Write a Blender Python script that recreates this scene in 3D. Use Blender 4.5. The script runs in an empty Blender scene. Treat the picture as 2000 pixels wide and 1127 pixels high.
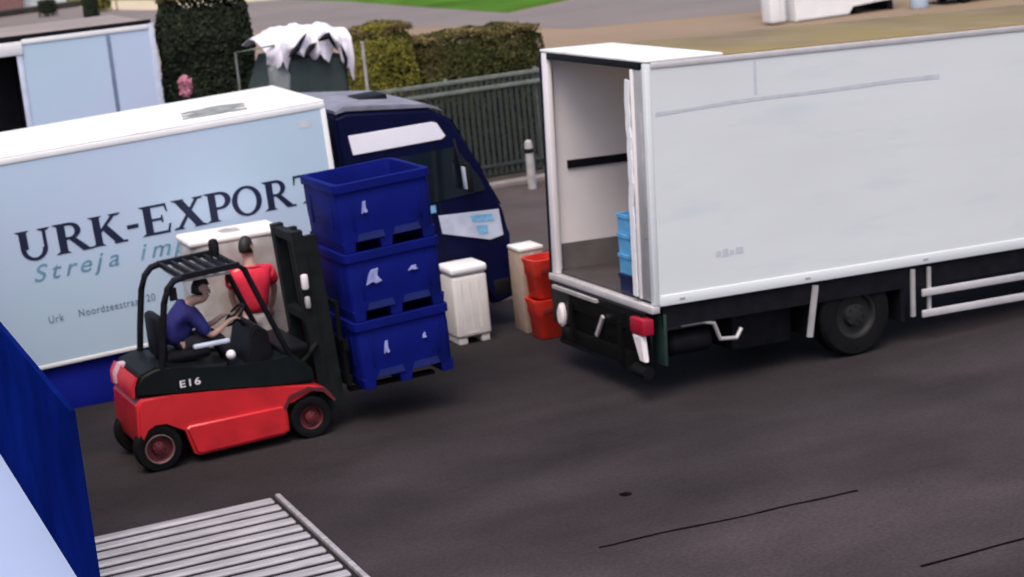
import bpy, bmesh, math, random
from mathutils import Vector, Matrix, noise
R = math.radians
random.seed(7)
scene = bpy.context.scene
# ------------------------------------------------------------ camera, world, sun, exposure
CAM_H = 6.18; PITCH = 0.2213; ROLL = -0.0982
cd = bpy.data.cameras.new('camera'); cam = bpy.data.objects.new('camera', cd)
scene.collection.objects.link(cam); scene.camera = cam
cp, sp = math.cos(PITCH), math.sin(PITCH); cr, sr = math.cos(ROLL), math.sin(ROLL)
fw = Vector((0, cp, -sp)); rt = Vector((1, 0, 0)); up = Vector((0, sp, cp))
r2 = cr*rt + sr*up; u2 = -sr*rt + cr*up
m = Matrix((r2, u2, -fw)).transposed().to_4x4(); m.translation = (0, 0, CAM_H)
cam.matrix_world = m
cd.sensor_width = 36; cd.lens = 36*3702.2/2000; cd.clip_start = .2; cd.clip_end = 2000
cd.dof.use_dof = True; cd.dof.focus_distance = 12.0; cd.dof.aperture_fstop = 2.6
SUN_EL, SUN_AZ = 64, 192           # azimuth: degrees to the right of the view direction the light comes from
w = bpy.data.worlds.new('World'); scene.world = w; w.use_nodes = True
nt = w.node_tree; bg = nt.nodes['Background']
sky = nt.nodes.new('ShaderNodeTexSky'); sky.sky_type = 'NISHITA'; sky.sun_disc = False
sky.sun_elevation = R(SUN_EL); sky.sun_rotation = R(SUN_AZ); sky.air_density = .8; sky.dust_density = 5; sky.ozone_density = .3
nt.links.new(sky.outputs[0], bg.inputs[0]); bg.inputs[1].default_value = .15
sd = bpy.data.lights.new('sun', 'SUN'); sd.energy = .85; sd.angle = R(35); sd.color = (1, .95, .90)
so = bpy.data.objects.new('sun', sd); scene.collection.objects.link(so)
az = R(SUN_AZ); el = R(SUN_EL)
so.rotation_euler = (-Vector((math.sin(az)*math.cos(el), math.cos(az)*math.cos(el), math.sin(el)))).to_track_quat('-Z', 'Y').to_euler()
scene.view_settings.view_transform = 'Standard'; scene.view_settings.look = 'None'
scene.view_settings.exposure = 0.60; scene.view_settings.gamma = 1

# ------------------------------------------------------------ helpers
C = scene.collection
def lin(c):
    return tuple(((x/255)/12.92 if x/255 <= .04045 else ((x/255+.055)/1.055)**2.4) for x in c)
def mat(name, col, rough=.6, metal=0, var=.12, scale=3.0, bump=0, bscale=30, col2=None, c2lo=.5, c2hi=.65, c2scale=1.0, stretch=None, spec=.5, trans=0, detail=5):
    mt = bpy.data.materials.new(name); mt.use_nodes = True
    n = mt.node_tree.nodes; l = mt.node_tree.links; b = n['Principled BSDF']
    b.inputs['Roughness'].default_value = rough; b.inputs['Metallic'].default_value = metal
    b.inputs['Specular IOR Level'].default_value = spec
    tc = n.new('ShaderNodeTexCoord'); src = tc.outputs['Object']
    if stretch:
        mp = n.new('ShaderNodeMapping'); mp.inputs['Scale'].default_value = stretch
        l.new(src, mp.inputs['Vector']); src = mp.outputs['Vector']
    nz = n.new('ShaderNodeTexNoise'); nz.inputs['Scale'].default_value = scale; nz.inputs['Detail'].default_value = detail
    l.new(src, nz.inputs['Vector'])
    rp = n.new('ShaderNodeValToRGB')
    rp.color_ramp.elements[0].position = .3; rp.color_ramp.elements[1].position = .7
    rp.color_ramp.elements[0].color = (*[max(0, c*(1-var)) for c in col], 1)
    rp.color_ramp.elements[1].color = (*[min(1, c*(1+var)) for c in col], 1)
    l.new(nz.outputs['Fac'], rp.inputs['Fac']); out = rp.outputs['Color']
    if col2:
        n2 = n.new('ShaderNodeTexNoise'); n2.inputs['Scale'].default_value = c2scale; n2.inputs['Detail'].default_value = 6
        l.new(src, n2.inputs['Vector'])
        r2_ = n.new('ShaderNodeValToRGB'); r2_.color_ramp.elements[0].position = c2lo; r2_.color_ramp.elements[1].position = c2hi
        l.new(n2.outputs['Fac'], r2_.inputs['Fac'])
        mx = n.new('ShaderNodeMix'); mx.data_type = 'RGBA'
        l.new(r2_.outputs['Color'], mx.inputs['Factor']); l.new(out, mx.inputs[6]); mx.inputs[7].default_value = (*col2, 1)
        out = mx.outputs[2]
    l.new(out, b.inputs['Base Color'])
    if bump:
        n3 = n.new('ShaderNodeTexNoise'); n3.inputs['Scale'].default_value = bscale; n3.inputs['Detail'].default_value = 6
        l.new(src, n3.inputs['Vector'])
        bp = n.new('ShaderNodeBump'); bp.inputs['Strength'].default_value = bump; bp.inputs['Distance'].default_value = .02
        l.new(n3.outputs['Fac'], bp.inputs['Height']); l.new(bp.outputs['Normal'], b.inputs['Normal'])
    if trans:
        tr = n.new('ShaderNodeBsdfTranslucent'); l.new(out, tr.inputs['Color'])
        ms = n.new('ShaderNodeMixShader'); ms.inputs[0].default_value = trans
        l.new(b.outputs[0], ms.inputs[1]); l.new(tr.outputs[0], ms.inputs[2])
        l.new(ms.outputs[0], n['Material Output'].inputs['Surface'])
    return mt

M = {}
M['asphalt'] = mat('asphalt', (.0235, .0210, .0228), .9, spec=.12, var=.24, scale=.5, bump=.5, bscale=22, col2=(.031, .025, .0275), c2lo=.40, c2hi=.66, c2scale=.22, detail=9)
def wear_and_shade(mt, y0, y1, col):  # ramp paints the truck's soft shadow into the colour, besides worn brown ground
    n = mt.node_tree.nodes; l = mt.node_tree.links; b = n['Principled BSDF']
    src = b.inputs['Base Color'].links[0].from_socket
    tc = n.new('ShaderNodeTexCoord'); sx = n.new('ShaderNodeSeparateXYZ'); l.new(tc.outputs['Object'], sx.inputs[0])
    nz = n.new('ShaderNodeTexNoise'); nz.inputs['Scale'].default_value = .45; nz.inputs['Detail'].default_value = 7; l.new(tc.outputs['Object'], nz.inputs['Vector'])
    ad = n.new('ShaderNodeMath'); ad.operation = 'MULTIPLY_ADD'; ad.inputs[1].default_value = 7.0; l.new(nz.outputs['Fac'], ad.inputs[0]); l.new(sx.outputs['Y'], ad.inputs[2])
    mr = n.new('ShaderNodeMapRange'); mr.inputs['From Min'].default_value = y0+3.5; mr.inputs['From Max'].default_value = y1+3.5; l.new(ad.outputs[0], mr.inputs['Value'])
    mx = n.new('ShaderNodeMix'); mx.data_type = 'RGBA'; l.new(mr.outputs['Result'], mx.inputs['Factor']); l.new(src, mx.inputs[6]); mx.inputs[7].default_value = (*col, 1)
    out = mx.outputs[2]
    for scl, vec, lo, hi, d0 in ((1.0, (.16, .8, 1), .84, 1.12, 6), (1.0, (.40, .55, 1), .72, 1.20, 10), (26.0, (1, 1, 1), .84, 1.14, 3)):     # tyre streaks, damp patches, aggregate
        mp = n.new('ShaderNodeMapping'); mp.inputs['Scale'].default_value = vec; l.new(tc.outputs['Object'], mp.inputs['Vector'])
        z = n.new('ShaderNodeTexNoise'); z.inputs['Scale'].default_value = scl; z.inputs['Detail'].default_value = d0; l.new(mp.outputs[0], z.inputs['Vector'])
        mr2 = n.new('ShaderNodeMapRange'); mr2.inputs['From Min'].default_value = .36; mr2.inputs['From Max'].default_value = .64
        mr2.inputs['To Min'].default_value = lo; mr2.inputs['To Max'].default_value = hi; l.new(z.outputs['Fac'], mr2.inputs['Value'])
        vm = n.new('ShaderNodeVectorMath'); vm.operation = 'SCALE'; l.new(out, vm.inputs[0]); l.new(mr2.outputs[0], vm.inputs['Scale']); out = vm.outputs[0]
    l.new(out, b.inputs['Base Color'])
wear_and_shade(M['asphalt'], 19.8, 14.6, (.046, .0365, .041))
M['earth'] = mat('earth', (.22, .155, .118), .95, var=.18, scale=.12, bump=.2, bscale=4, col2=(.24, .17, .095), c2lo=.45, c2hi=.7, c2scale=.08)
M['paving'] = mat('paving', (.055, .042, .041), .85, var=.25, scale=.9, bump=.3, col2=(.06, .036, .034), c2lo=.5, c2hi=.62, c2scale=.5)
M['kerb'] = mat('kerb_stone', (.22, .19, .185), .8, var=.15, scale=4)
M['road'] = mat('road', (.165, .138, .130), .85, var=.12, scale=.2)
M['lawn'] = mat('lawn', (.055, .13, .012), .9, spec=.05, var=.3, scale=.3, bump=.4, bscale=8)
M['verge'] = mat('verge', (.03, .026, .02), .95, var=.4, scale=2)
M['joint'] = mat('joint', (.007, .005, .005), .95, spec=0, var=.3, scale=5)
M['white_side'] = mat('white_side', (.69, .72, .74), .42, var=.035, scale=.7, col2=(.59, .65, .69), c2lo=.55, c2hi=.9, c2scale=1.6, stretch=(.5, 1, 2.5))
M['trailer_side'] = mat('trailer_side', (.46, .60, .74), .4, var=.04, scale=.5, col2=(.50, .56, .76), c2lo=.4, c2hi=.75, c2scale=.5, stretch=(.6, 1, 1))
M['white_paint'] = mat('white_paint', (.80, .80, .82), .4, var=.04, scale=2)
M['white_roof'] = mat('white_roof', (.82, .81, .80), .5, var=.05, scale=1.5, col2=(.62, .54, .52), c2lo=.60, c2hi=.75, c2scale=1.2, stretch=(.5, 2, 1))
M['khaki_roof'] = mat('khaki_roof', (.46, .38, .25), .7, var=.2, scale=.9, col2=(.50, .41, .20), c2lo=.4, c2hi=.65, c2scale=.6, trans=.6)
M['inner'] = mat('inner_lining', (.82, .77, .79), .6, var=.05, scale=1.2)
M['kick'] = mat('kick_plate_grey', (.13, .115, .115), .8, var=.25, scale=3)
M['floor'] = mat('truck_floor', (.055, .047, .048), .8, var=.2, scale=4)
M['black'] = mat('black_steel', (.008, .008, .011), .55, spec=.12, var=.3, scale=6)
M['darkmetal'] = mat('dark_metal', (.009, .011, .012), .6, spec=.12, var=.3, scale=6)
M['grease'] = mat('greasy_black', (.006, .006, .006), .4, spec=.12, var=.3, scale=6)
M['tyre'] = mat('tyre_rubber', (.006, .006, .007), .8, spec=.12, var=.25, scale=8, bump=.3, bscale=40)
M['steel'] = mat('steel', (.50, .48, .49), .45, metal=.35, var=.12, scale=6)
M['alu'] = mat('aluminium', (.62, .60, .62), .4, metal=.3, var=.08, scale=5)
M['greyjamb'] = mat('grey_jamb', (.36, .35, .36), .5, var=.25, scale=3, stretch=(1, 1, .4))
M['rim'] = mat('wheel_rim', (.012, .0115, .0115), .6, metal=.1, var=.2, scale=8)
M['rim_ring'] = mat('worn_rim_edge', (.14, .10, .10), .6, var=.4, scale=4)
M['redrim'] = mat('dark_red_rim', (.10, .012, .018), .55, var=.3, scale=8)
M['red'] = mat('forklift_red', (.56, .018, .026), .35, var=.10, scale=3, col2=(.40, .014, .022), c2lo=.5, c2hi=.75, c2scale=2.5)
M['hood'] = mat('dark_green_black_plastic', (.006, .0085, .010), .5, spec=.12, var=.25, scale=4)
M['navycab'] = mat('navy_paint', (.0028, .004, .030), .45, spec=.10, var=.15, scale=2)
M['skirtblue'] = mat('skirt_blue', (.008, .016, .27), .6, spec=.1, var=.12, scale=2)
M['tub'] = mat('tub_blue', (.004, .0085, .145), .6, spec=.08, var=.14, scale=2.2, col2=(.003, .007, .085), c2lo=.5, c2hi=.7, c2scale=1.6)
M['tubdark'] = mat('tub_recess_blue', (.006, .014, .12), .5, var=.15, scale=4)
M['tubmark'] = mat('worn_white_print', (.30, .33, .64), .6, var=.3, scale=12)
M['wallblue'] = mat('wall_blue', (.0025, .009, .095), .9, spec=0, var=.25, scale=1.6)
M['dockroof'] = mat('dock_roof_sheet', (.34, .42, .62), .55, var=.03, scale=.6)
M['glass'] = mat('dark_glass', (.006, .010, .016), .08, var=.1, scale=2, spec=.6)
M['sky_pane'] = mat('sky_white_pane', (.86, .84, .93), .35, var=.03, scale=3)  # white base colour stands in for bright sky reflected in the cab window
M['lettering'] = mat('navy_lettering', (.006, .010, .045), .5, var=.1, scale=5)
M['cyanletter'] = mat('cyan_lettering', (.13, .29, .39), .5, var=.3, scale=4)
M['greyletter'] = mat('grey_lettering', (.13, .17, .27), .5, var=.2, scale=6)
M['faint'] = mat('faint_grey', (.53, .56, .61), .6, var=.1, scale=8)
M['foam'] = mat('white_foam', (.74, .71, .69), .6, var=.06, scale=4)
M['wrap'] = mat('stretch_wrap', (.36, .33, .31), .35, var=.12, scale=5, col2=(.50, .48, .50), c2lo=.45, c2hi=.7, c2scale=2.5, bump=.3, bscale=9)
M['orange'] = mat('orange_red_plastic', (.66, .036, .020), .4, var=.14, scale=5)
M['orangedark'] = mat('dark_red_recess', (.16, .008, .008), .6, var=.2, scale=5)
M['tan'] = mat('cardboard', (.40, .30, .24), .8, var=.12, scale=6)
M['wood'] = mat('pallet_wood', (.26, .18, .11), .8, var=.3, scale=8)
M['lightblue'] = mat('light_blue_plastic', (.11, .38, .68), .4, var=.15, scale=6)
M['navyplastic'] = mat('navy_plastic', (.008, .014, .07), .4, var=.15, scale=6)
M['skin'] = mat('skin', (.50, .30, .24), .5, var=.08, scale=15)
M['hair'] = mat('hair', (.010, .008, .008), .6, var=.3, scale=30)
M['redshirt'] = mat('red_shirt', (.60, .012, .045), .8, var=.15, scale=8, bump=.4, bscale=14)
M['navyshirt'] = mat('navy_shirt', (.010, .010, .12), .8, var=.2, scale=8, bump=.4, bscale=14)
M['paletrousers'] = mat('pale_trousers', (.50, .46, .47), .8, var=.12, scale=8, bump=.4, bscale=14)
M['darktrousers'] = mat('dark_trousers', (.012, .012, .02), .8, var=.2, scale=8)
M['shoe'] = mat('shoe', (.012, .012, .012), .6, var=.2, scale=9)
M['redlens'] = mat('red_lens', (.35, .01, .03), .3, var=.15, scale=9)
M['pinklens'] = mat('pale_pink_reflector', (.60, .40, .48), .3, var=.15, scale=9)
M['whitelens'] = mat('white_lens', (.80, .74, .76), .3, var=.08, scale=9)
M['greenflap'] = mat('dark_green_flap', (.012, .035, .028), .6, var=.2, scale=6)
M['leaf_dark'] = mat('leaf_dark', (.014, .024, .008), .8, var=.5, scale=7, trans=.2)
M['leaf_olive'] = mat('leaf_olive', (.20, .185, .022), .8, var=.4, scale=6, trans=.25)
M['leaf_hedge'] = mat('leaf_hedge', (.060, .066, .012), .8, var=.5, scale=6, trans=.2, col2=(.11, .085, .025), c2lo=.5, c2hi=.7, c2scale=1.2)
M['leaf_top'] = mat('leaf_dry', (.17, .13, .045), .8, var=.3, scale=6, trans=.2)
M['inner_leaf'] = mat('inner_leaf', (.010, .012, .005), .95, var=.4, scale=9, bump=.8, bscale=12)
M['stem'] = mat('stem_bark', (.05, .035, .025), .9, var=.3, scale=9)
M['pink'] = mat('pink_blossom', (.62, .25, .34), .8, var=.2, scale=9)
M['fence'] = mat('fence_green_grey', (.15, .17, .15), .6, var=.25, scale=5)
M['fencebar'] = mat('fence_bar', (.026, .033, .032), .6, var=.25, scale=5)
M['post'] = mat('pale_concrete', (.36, .34, .34), .85, var=.2, scale=6)
M['skip'] = mat('skip_green', (.030, .045, .044), .6, var=.2, scale=3)
M['tarp'] = mat('tarpaulin_white', (.78, .74, .82), .45, var=.05, scale=4)
M['tarpgrey'] = mat('tarpaulin_grey', (.20, .22, .22), .6, var=.3, scale=4, bump=.3, bscale=8)
M['brick'] = mat('brick', (.20, .10, .10), .9, var=.35, scale=8)
M['palewall'] = mat('pale_wall', (.50, .54, .56), .7, var=.1, scale=3)
M['cream'] = mat('cream_gravel', (.5, .42, .30), .9, var=.1, scale=1)
M['pinkpave'] = mat('pink_paving', (.27, .225, .212), .9, var=.12, scale=.4)
M['grate'] = mat('galvanised_bar', (.40, .38, .40), .55, metal=.2, var=.25, scale=3, stretch=(.6, 6, 1))
M['gratedark'] = mat('grate_shadow_gap', (.006, .005, .006), .9, var=.2, scale=3)
M['logoblue'] = mat('pale_blue_print', (.18, .42, .66), .5, var=.3, scale=14)
M['roofgrey'] = mat('cab_roof_grey', (.20, .20, .25), .6, var=.25, scale=3, spec=.2)
M['stripe'] = mat('pale_grey_stripe', (.50, .55, .68), .4, var=.12, scale=6)

class MB:
    """collects shapes for one mesh"""
    def __init__(s): s.bm = bmesh.new()
    def _rec(s, verts, mtx):
        bmesh.ops.transform(s.bm, matrix=mtx, verts=verts)
    def box(s, a, b, bev=0, seg=2, rot=None):
        a, b = Vector(a), Vector(b); c = (a+b)/2; d = b-a
        r = bmesh.ops.create_cube(s.bm, size=1); v = r['verts']
        bmesh.ops.scale(s.bm, vec=[abs(x) for x in d], verts=v)
        if bev:
            e = list({e for q in v for e in q.link_edges})
            r2b = bmesh.ops.bevel(s.bm, geom=e, offset=bev, segments=seg, affect='EDGES', profile=.5)
            v = list({q for f in r2b['faces'] for q in f.verts} | {q for q in v if q.is_valid})
            fs = {f for q in v for f in q.link_faces}; v = list({q for f in fs for q in f.verts})
        mt = Matrix.Translation(c)
        if rot: mt = mt @ rot
        s._rec(v, mt); return s
    def cyl(s, a, b, r, r2=None, seg=20, bev=0):
        a, b = Vector(a), Vector(b); d = b-a
        q = d.to_track_quat('Z', 'Y').to_matrix().to_4x4()
        g = bmesh.ops.create_cone(s.bm, cap_ends=True, segments=seg, radius1=r, radius2=r if r2 is None else r2, depth=d.length)
        s._rec(g['verts'], Matrix.Translation((a+b)/2) @ q); return s
    def sph(s, c, r, sc=(1, 1, 1), seg=16):
        g = bmesh.ops.create_uvsphere(s.bm, u_segments=seg, v_segments=seg//2+2, radius=r)
        s._rec(g['verts'], Matrix.Translation(c) @ Matrix.Diagonal((*sc, 1))); return s
    def bar(s, a, b, wd, th, bev=0):
        """rectangular bar from a to b; wd across y, th across the other way"""
        a, b = Vector(a), Vector(b); d = b-a
        z = d.normalized(); y = Vector((0, 1, 0))
        if abs(z.dot(y)) > .95: y = Vector((1, 0, 0))
        x = y.cross(z).normalized(); y = z.cross(x)
        mt = Matrix((x, y, z)).transposed().to_4x4(); mt.translation = (a+b)/2
        g = bmesh.ops.create_cube(s.bm, size=1); v = g['verts']
        bmesh.ops.scale(s.bm, vec=(th, wd, d.length), verts=v); s._rec(v, mt); return s
    def tube(s, pts, r, seg=10):
        pts = [Vector(p) for p in pts]; rings = []
        for i, p in enumerate(pts):
            d = (pts[min(i+1, len(pts)-1)]-pts[max(i-1, 0)]).normalized()
            h = Vector((0, 0, 1)) if abs(d.z) < .9 else Vector((0, 1, 0))
            x = d.cross(h).normalized(); y = d.cross(x)
            rr = r[i] if isinstance(r, (list, tuple)) else r
            rings.append([s.bm.verts.new(p+rr*(math.cos(t)*x+math.sin(t)*y)) for t in [k*2*math.pi/seg for k in range(seg)]])
        for a, b in zip(rings, rings[1:]):
            for k in range(seg): s.bm.faces.new((a[k], a[(k+1) % seg], b[(k+1) % seg], b[k]))
        s.bm.faces.new(rings[0][::-1]); s.bm.faces.new(rings[-1]); return s
    def prism(s, pts, axis, a, b, bev=0):
        """polygon pts (2-D) extruded along axis from a to b. axis 'y': pts are (x,z); 'x': (y,z); 'z': (x,y)"""
        f = {'y': lambda p, t: (p[0], t, p[1]), 'x': lambda p, t: (t, p[0], p[1]), 'z': lambda p, t: (p[0], p[1], t)}[axis]
        A = [s.bm.verts.new(f(p, a)) for p in pts]; B = [s.bm.verts.new(f(p, b)) for p in pts]
        n = len(pts); fs = [s.bm.faces.new(A), s.bm.faces.new(B[::-1])]
        for k in range(n): fs.append(s.bm.faces.new((A[k], B[k], B[(k+1) % n], A[(k+1) % n])))
        if bev:
            es = list({e for q in fs[:2] for e in q.edges})
            bmesh.ops.bevel(s.bm, geom=es, offset=bev, segments=3, affect='EDGES')
        return s
    def lathe(s, c, axis, prof, seg=28):
        """prof = [(radius, offset along axis)]"""
        c = Vector(c); ax = Vector(axis).normalized()
        h = Vector((0, 0, 1)) if abs(ax.z) < .9 else Vector((1, 0, 0))
        x = ax.cross(h).normalized(); y = ax.cross(x); rings = []
        for r, o in prof:
            rings.append([s.bm.verts.new(c+ax*o+max(r, 1e-4)*(math.cos(t)*x+math.sin(t)*y)) for t in [k*2*math.pi/seg for k in range(seg)]])
        for a, b in zip(rings, rings[1:]):
            for k in range(seg): s.bm.faces.new((a[k], a[(k+1) % seg], b[(k+1) % seg], b[k]))
        return s
    def poly(s, pts):
        s.bm.faces.new([s.bm.verts.new(p) for p in pts]); return s
    def build(s, name, mt, parent=None, smooth=True, label=None, flat_angle=35):
        bmesh.ops.recalc_face_normals(s.bm, faces=s.bm.faces)
        me = bpy.data.meshes.new(name); s.bm.to_mesh(me); s.bm.free()
        me.materials.append(mt if not isinstance(mt, str) else M[mt])
        if smooth:
            me.polygons.foreach_set('use_smooth', [True]*len(me.polygons))
            me.set_sharp_from_angle(angle=R(flat_angle))
        o = bpy.data.objects.new(name, me); C.objects.link(o)
        if parent: o.parent = parent
        if label: o['label'] = label
        return o
def thing(name, label, cat, loc=(0, 0, 0), rz=0, slope=0, group=None):
    o = bpy.data.objects.new(name, None); C.objects.link(o); o.empty_display_size = .2
    o.location = loc; o.rotation_euler = (0, -slope, rz)
    o['label'] = label; o['category'] = cat
    if group: o['group'] = group
    return o
def tag(o, label, cat, group=None):
    o['label'] = label; o['category'] = cat
    if group: o['group'] = group
    return o
def struct(o): o['kind'] = 'structure'; return o
G = .3878                                   # bearing of the yard's own grid (joints, walls, kerb)
gA = Vector((math.cos(G), math.sin(G), 0)); gB = Vector((-math.sin(G), math.cos(G), 0))
def W(u, v, z=0): return tuple(gA*u+gB*v+Vector((0, 0, z)))
def at_grid(o): o.rotation_euler = (0, 0, G); return o
def copy_tree(o, parent=None):
    c = o.copy(); C.objects.link(c)
    if parent: c.parent = parent
    for ch in list(o.children): copy_tree(ch, c)
    return c

# ------------------------------------------------------------ ground
def sheet(name, pts, z, mt):
    return at_grid(struct(MB().poly([(x, y, z) for x, y in pts]).build(name, mt, smooth=False)))
sheet('ground', [(-500, -300), (700, -300), (700, 700), (-500, 700)], 0, 'earth')
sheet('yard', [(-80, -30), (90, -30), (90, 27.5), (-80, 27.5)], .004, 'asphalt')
sheet('pavement', [(-80, 27.5), (16, 27.5), (16, 33.6), (-80, 33.6)], .006, 'paving')
sheet('verge', [(-80, 33.9), (15.6, 33.9), (15.6, 37.4), (-80, 37.4)], .008, 'verge')
at_grid(struct(MB().box((-80, 33.6, 0), (16, 33.9, .12), bev=.02).build('kerb', 'kerb')))
sheet('road', [(-40, 150), (20, 83.5), (22.4, 81), (25.1, 75.5), (27.7, 70.4), (29.2, 63), (60, 48), (160, 25), (160, 60), (38, 79.5), (35, 75.6), (31, 73.2), (30.75, 79), (30.4, 92), (28.8, 107), (20, 160)], .006, 'road')
sheet('lawn', [(28.9, 107.4), (30.5, 92.1), (30.75, 79.2), (31.03, 73.5), (35, 76), (38, 80.6), (90, 130), (60, 180)], .010, 'lawn')
sheet('paved_yard', [(-30, 42), (12, 42), (23.5, 104.5), (22, 110), (17, 121), (-30, 140)], .005, 'pinkpave')
sheet('gravel_path', [(22.0, 110.5), (23.4, 104.8), (30, 101), (30, 113), (21, 128)], .009, 'cream')
sheet('olive_grass', [(19, 140), (26, 113.4), (28.5, 108), (30, 113), (70, 220), (20, 220)], .012, 'leaf_olive')
def crack(pts, wd):
    mb = MB(); L = []; Rr = []
    for i in range(len(pts)-1):
        a = Vector(pts[i]); b = Vector(pts[i+1]); n = max(2, int((b-a).length/.12))
        for k in range(n):
            p = a.lerp(b, k/n); j = noise.noise(Vector((p.x*1.7, p.y*3, 0)))*.03; ww = wd*(.6+.7*abs(noise.noise(Vector((p.x*2.3, 5, p.y)))))
            L.append((p.x, p.y+j+ww, .0085)); Rr.append((p.x, p.y+j-ww, .0085))
    for k in range(len(L)-1): mb.poly([L[k], Rr[k], Rr[k+1], L[k+1]])
    return at_grid(struct(mb.build('slab_joint', 'joint', smooth=False)))
crack([(6.70, 14.95), (9.5, 14.73)], .026)
crack([(8.72, 12.82), (14.0, 12.75)], .026)
crack([(-2, 10.2), (5.8, 14.2)], .004)
at_grid(struct(MB().lathe((7.56, 16.09, .0), (0, 0, 1), [(.0, .010), (.05, .010), (.065, .006)], 14).build('stain', 'joint')))

# ------------------------------------------------------------ writing
SERIF = {}
def serif_parts(ch):
    """glyph on a unit cap height: list of polygons (convex or simple)"""
    def rect(x0, y0, x1, y1): return [(x0, y0), (x1, y0), (x1, y1), (x0, y1)]
    def ser(x, wd, y, d): return [(x-wd, y), (x+wd, y), (x+wd*.55, y+d*.075), (x-wd*.55, y+d*.075)]
    T = .20                         # thick stem
    def arc(cx, cy, rx, ry, tx, ty, a0, a1, n=14):
        o = [(cx+rx*math.cos(R(a0+(a1-a0)*k/n)), cy+ry*math.sin(R(a0+(a1-a0)*k/n))) for k in range(n+1)]
        i = [(cx+(rx-tx)*math.cos(R(a0+(a1-a0)*k/n)), cy+(ry-ty)*math.sin(R(a0+(a1-a0)*k/n))) for k in range(n+1)]
        return [[o[k], o[k+1], i[k+1], i[k]] for k in range(n)]
    if ch == 'U':
        return [rect(.10, .38, .10+T, 1), ser(.185, .18, 1, -1), rect(.68, .38, .77, 1), ser(.725, .16, 1, -1)] + arc(.435, .38, .335, .40, .13, .10, 180, 360)
    if ch == 'R':
        return [rect(.12, 0, .12+T, 1), ser(.205, .19, 0, 1), ser(.205, .19, 1, -1), rect(.29, .91, .42, 1), rect(.29, .44, .42, .53)] + arc(.42, .72, .28, .28, .15, .09, -90, 90) + [[(.38, .46), (.56, .46), (.90, .0), (.68, .0)], rect(.78, 0, .95, .06)]
    if ch == 'K':
        return [rect(.12, 0, .12+T, 1), ser(.205, .19, 0, 1), ser(.205, .19, 1, -1), [(.29, .40), (.29, .52), (.66, 1), (.78, 1)], ser(.72, .17, 1, -1), [(.36, .52), (.50, .66), (.92, .0), (.68, .0)], rect(.62, 0, .98, .06)]
    if ch == '-': return [rect(.06, .36, .40, .50)]
    if ch == 'E':
        return [rect(.12, 0, .12+T, 1), ser(.205, .19, 0, 1), ser(.205, .19, 1, -1), rect(.29, .92, .72, 1), rect(.29, .46, .58, .54), rect(.29, 0, .74, .08), [(.66, .92), (.72, .92), (.74, .72), (.70, .72)], [(.68, .08), (.74, .08), (.79, .30), (.74, .30)], rect(.555, .38, .60, .62)]
    if ch == 'X':
        return [[(.10, 1), (.34, 1), (.86, 0), (.62, 0)], [(.70, 1), (.80, 1), (.22, 0), (.10, 0)], ser(.21, .18, 1, -1), ser(.75, .16, 1, -1), ser(.16, .15, 0, 1), ser(.75, .19, 0, 1)]
    if ch == 'P':
        return [rect(.12, 0, .12+T, 1), ser(.205, .19, 0, 1), ser(.205, .19, 1, -1), rect(.29, .91, .42, 1), rect(.29, .40, .42, .49)] + arc(.42, .70, .30, .30, .16, .09, -90, 90)
    if ch == 'O': return arc(.50, .50, .46, .52, .17, .09, 0, 360, 30)
    if ch == 'T':
        return [rect(.34, 0, .34+T, 1), ser(.425, .19, 0, 1), rect(.05, .92, .82, 1), [(.05, .92), (.11, .92), (.07, .70), (.03, .70)], [(.76, .92), (.82, .92), (.84, .70), (.80, .70)]]
def letter(ch, x0, x1, z0, h, y, mt, parent):
    mb = MB(); ps = serif_parts(ch); mx = max(p[0] for q in ps for p in q); mn = min(p[0] for q in ps for p in q)
    for k, q in enumerate(ps):
        pts = [(x0+(p[0]-mn)/(mx-mn)*(x1-x0), z0+p[1]*h) for p in q]
        mb.prism(pts, 'y', y-.0045-.0003*(k % 7), y-.001)
    return mb.build('letter', mt, parent, smooth=False)
def text_mesh(name, s, x, y, z, size, mt, parent, shear=0, stretch=1, tilt=0, offset=0):
    cu = bpy.data.curves.new(name, 'FONT'); cu.body = s; cu.size = size; cu.extrude = .0012; cu.shear = shear; cu.space_character = 1.15; cu.offset = offset
    o = bpy.data.objects.new(name, cu); C.objects.link(o)
    dg = bpy.context.evaluated_depsgraph_get(); me = bpy.data.meshes.new_from_object(o.evaluated_get(dg))
    bpy.data.objects.remove(o); bpy.data.curves.remove(cu)
    me.transform(Matrix.Translation((x, y, z)) @ Matrix.Rotation(R(90), 4, 'X') @ Matrix.Diagonal((stretch, 1, 1, 1)))
    me.materials.clear(); me.materials.append(M[mt]); ob = bpy.data.objects.new(name, me); C.objects.link(ob); ob.parent = parent
    return ob

# ------------------------------------------------------------ wheel
def wheel(parent, x, y, r, wd, rimmat='rim', side=-1, name='wheel', z=None, rimr=.56):
    z = r if z is None else z
    t = MB().lathe((x, y, z), (0, side, 0), [(r*rimr, -wd/2), (r*.93, -wd/2), (r, -wd*.36), (r, wd*.36), (r*.93, wd/2), (r*.72, wd/2+.004), (r*rimr, wd/2-.01), (r*rimr, -wd/2)], 32).build(name, 'tyre', parent)
    rm = MB(); rm.lathe((x, y, z), (0, side, 0), [(r*rimr+.001, wd/2-.012), (r*(rimr-.05), wd/2-.02), (r*(rimr-.10), wd/2-.07), (r*.30, wd/2-.075), (r*.26, wd/2-.02), (r*.12, wd/2-.005), (0, wd/2-.005)], 32)
    for k in range(8):
        a = k*math.pi/4; rm.cyl((x+math.cos(a)*r*.22, y+side*(wd/2-.03), z+math.sin(a)*r*.22), (x+math.cos(a)*r*.22, y+side*(wd/2-.003), z+math.sin(a)*r*.22), .018*r/.5, seg=8)
    rm.build('rim', rimmat, t)
    return t

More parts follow.
